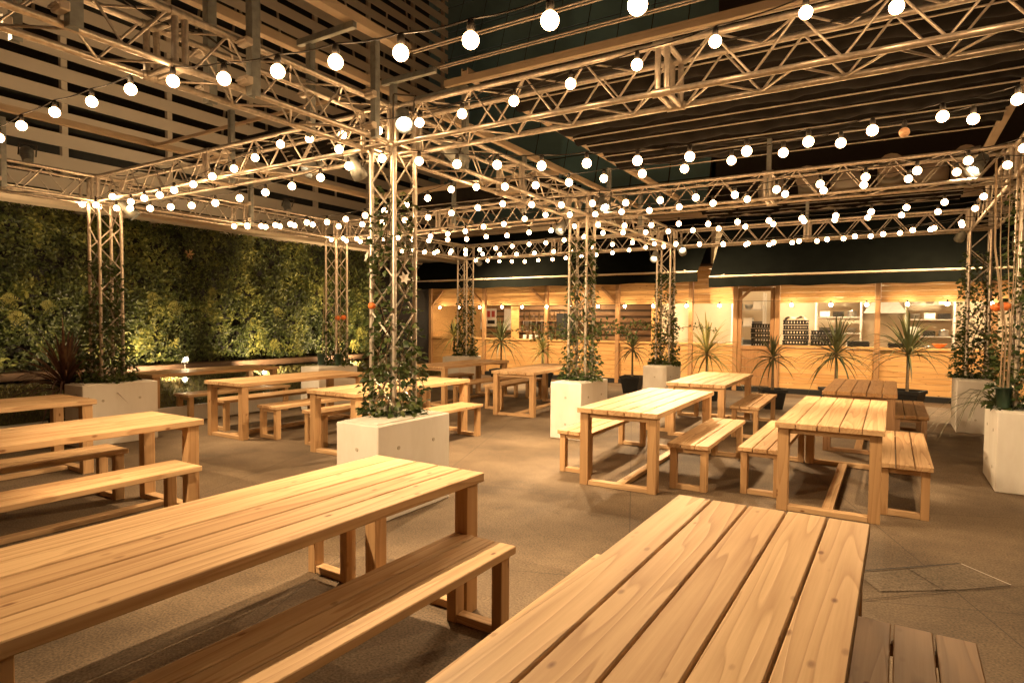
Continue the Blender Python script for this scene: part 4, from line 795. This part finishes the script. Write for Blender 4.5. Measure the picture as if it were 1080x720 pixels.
# round fruit ornaments tied to the columns
fr = MB(); fr.lathe((0, 0, 0), [(.003, -.05), (.03, -.044), (.052, -.02), (.056, .0), (.05, .025), (.028, .044), (.006, .046)], 14); frm = fr.mesh('fruit', M['orange'])
for i, (u, v, z, s, lab) in enumerate(((.93, 7.56, 1.76, .85, 'orange fruit ornament on the rightmost column, nearer its outer edge'), (.86, 7.6, 1.755, .85, 'orange fruit ornament on the rightmost column, beside the cords'), (-8.42, 7.78, 1.62, .9, 'orange fruit ornament on the far left column, left one'), (-8.3, 7.8, 1.63, .9, 'orange fruit ornament on the far left column, right one'), (-3.75, 3.84, 1.7, .6, 'small orange fruit ornament low on the middle column'))):
    o = bpy.data.objects.new('fruit_ornament', frm); C.objects.link(o); lone(o, lab, 'ornament', (u, v, z), 0, 'orange fruit ornaments'); o.scale = (s, s, s)
# cords hanging from the truss into small green pots
for (u, v, ztop, n, lab) in ((.93, 7.50, 3.15, 7, 'bundle of pale cords hanging beside the rightmost column into a green pot'), (-8.33, 7.7, 3.1, 2, 'pair of cords hanging beside the far left column into a green pot'), (-8.6, 7.55, 2.2, 1, 'single cord ending in a green pot left on the far left planter')):
    t = thing('cord_bundle', lab, 'cord', (u, v, .79))
    for i in range(n):
        a = i*6.28/n; x, y = .035*math.cos(a), .035*math.sin(a); b = MB(); tx = x*2.2-.05*(n > 3)*(i % 3); H = ztop-.79
        b.path([(x, y, .1), (x+.01, y, H*.3), (tx*.9, y*1.2, H*.65), (tx, y*1.5, H)], .0045, 5); b.build('cord', M['tancord'], t)
    b = MB(); b.lathe((0, 0, 0), [(.05, 0), (.066, .18), (.07, .18), (.07, .195), (.06, .195), (.055, .15)], 16); b.build('cup', M['potgreen'], t)
# ------------------------------------------------------------------ potted palms
def blade(b, base, az_, el, L, W, droop, seg=6):
    hd = Vector((math.cos(az_), math.sin(az_), 0)); s = Vector((-math.sin(az_), math.cos(az_), 0)); vs = []; fs = []
    for j in range(seg+1):
        t = j/seg; x = L*t*math.cos(el); z = L*t*math.sin(el)-droop*L*t*t*t; w = W*(1-t)**.7*(.55+.9*min(t*3, 1))*.7+.0008
        p = base+hd*x+Vector((0, 0, z)); vs += [p-s*w+Vector((0, 0, w*.35)), p-Vector((0, 0, w*.2)), p+s*w+Vector((0, 0, w*.35))]
    for j in range(seg):
        for q in (0, 1): fs.append((3*j+q, 3*j+q+1, 3*j+q+4, 3*j+q+3))
    b.add(vs, fs, True)
def palm(name, u, v, pot, trunk, top, L, n, m, label, potkind=0, elmin=-.5, lean=0):
    t = thing(name, label, 'potted plant', (u, v, 0), random.random()*6, 'spiky potted plants'); b = MB()
    if potkind == 0:
        r = pot; h = pot*1.75; vs = []; 
        for (rr, z) in ((r*.72, 0), (r*.95, h*.85), (r*1.05, h*.86), (r*1.05, h), (r*.95, h), (r*.9, h*.9)): vs += [(-rr, -rr, z), (rr, -rr, z), (rr, rr, z), (-rr, rr, z)]
        b.add(vs, [(i*4+k, i*4+(k+1) % 4, i*4+4+(k+1) % 4, i*4+4+k) for i in range(5) for k in range(4)]+[(20, 21, 22, 23), (3, 2, 1, 0)])
    else: h = pot*1.7; b.lathe((0, 0, 0), [(pot*.7, 0), (pot*.95, h*.9), (pot*1.05, h*.9), (pot*1.05, h), (pot*.94, h), (pot*.9, h*.9)], 20)
    b.build('pot', M['black'], t)
    b = MB(); b.lathe((0, 0, 0), [(pot*.88, h*.86), (pot*.86, h*.9)], 14); b.build('soil', M['soil'], t)
    tops = [(0, 0)] if trunk == 1 else [(0, 0), (.12, .05)]
    b = MB(); 
    for (x, y) in tops: b.path([(0, 0, h*.85), (x*.3+lean*.3, y, (h+top)/2), (x+lean, y, top)], .02, 8, [.03, .021, .026])
    b.build('trunk', M['stem'], t); b = MB()
    for i in range(n):
        f = i/n; el = 1.45-(1.45-elmin)*f+random.uniform(-.12, .12); c0 = Vector((lean, 0, top-.10*f+.02)); 
        blade(b, c0, i*2.39996+random.uniform(-.2, .2), el, L*random.uniform(.75, 1.08)*(1-.15*f), .024, .12+.32*f+random.uniform(0, .2))
    b.build('leaves', m, t)
random.seed(31)
DR, YL, PU = M['leaf_dracaena'], M['leaf_yellow'], M['leaf_purple']
palm('potted_palm', -4.95, 13.25, .22, 1, 1.02, .58, 46, DR, 'slim potted palm in a square black pot left of the column before the bar door')
palm('potted_palm', -1.87, 12.35, .21, 1, .98, .62, 40, DR, 'thin low potted palm in a square pot before the glazed door')
palm('potted_palm', -.87, 13.0, .22, 1, 1.05, .95, 64, DR, 'large dark potted palm before the brown table, left of the bar pillar')
palm('potted_palm', .26, 13.0, .24, 1, 1.1, 1.05, 66, DR, 'largest potted palm at right with long spreading blades', 0, -.1)
palm('potted_palm', -3.22, 12.9, .24, 1, 1.0, 1.05, 56, YL, 'yellow green potted palm between the rear pine table and the bar')
palm('potted_palm', -8.42, 13.2, .22, 1, 1.12, .85, 56, DR, 'dark potted palm at the left bar hatch behind the far back table')
palm('potted_palm', -7.22, 13.2, .2, 1, .92, .55, 50, YL, 'small bushy potted palm between the left hatches')
palm('potted_palm', -9.9, 13.2, .2, 1, 1.2, .7, 36, YL, 'upright potted palm behind the farthest column')
palm('potted_palm', -8.95, 3.72, .2, 1, .74, .98, 110, PU, 'purple bladed potted plant at the left edge beside the column planter', 1, .1)
b = MB()
for i in range(16): blade(b, Vector((0, 0, 0)), 3.3+random.uniform(-.8, .8), random.uniform(.1, .9), random.uniform(.4, .8), .008, random.uniform(.8, 1.3))
gt = thing('trailing_grass', 'dark trailing blades hanging over the rightmost planter', 'plant', (.92, 7.62, .79)); b.build('leaves', M['leaf_dracaena'], gt)
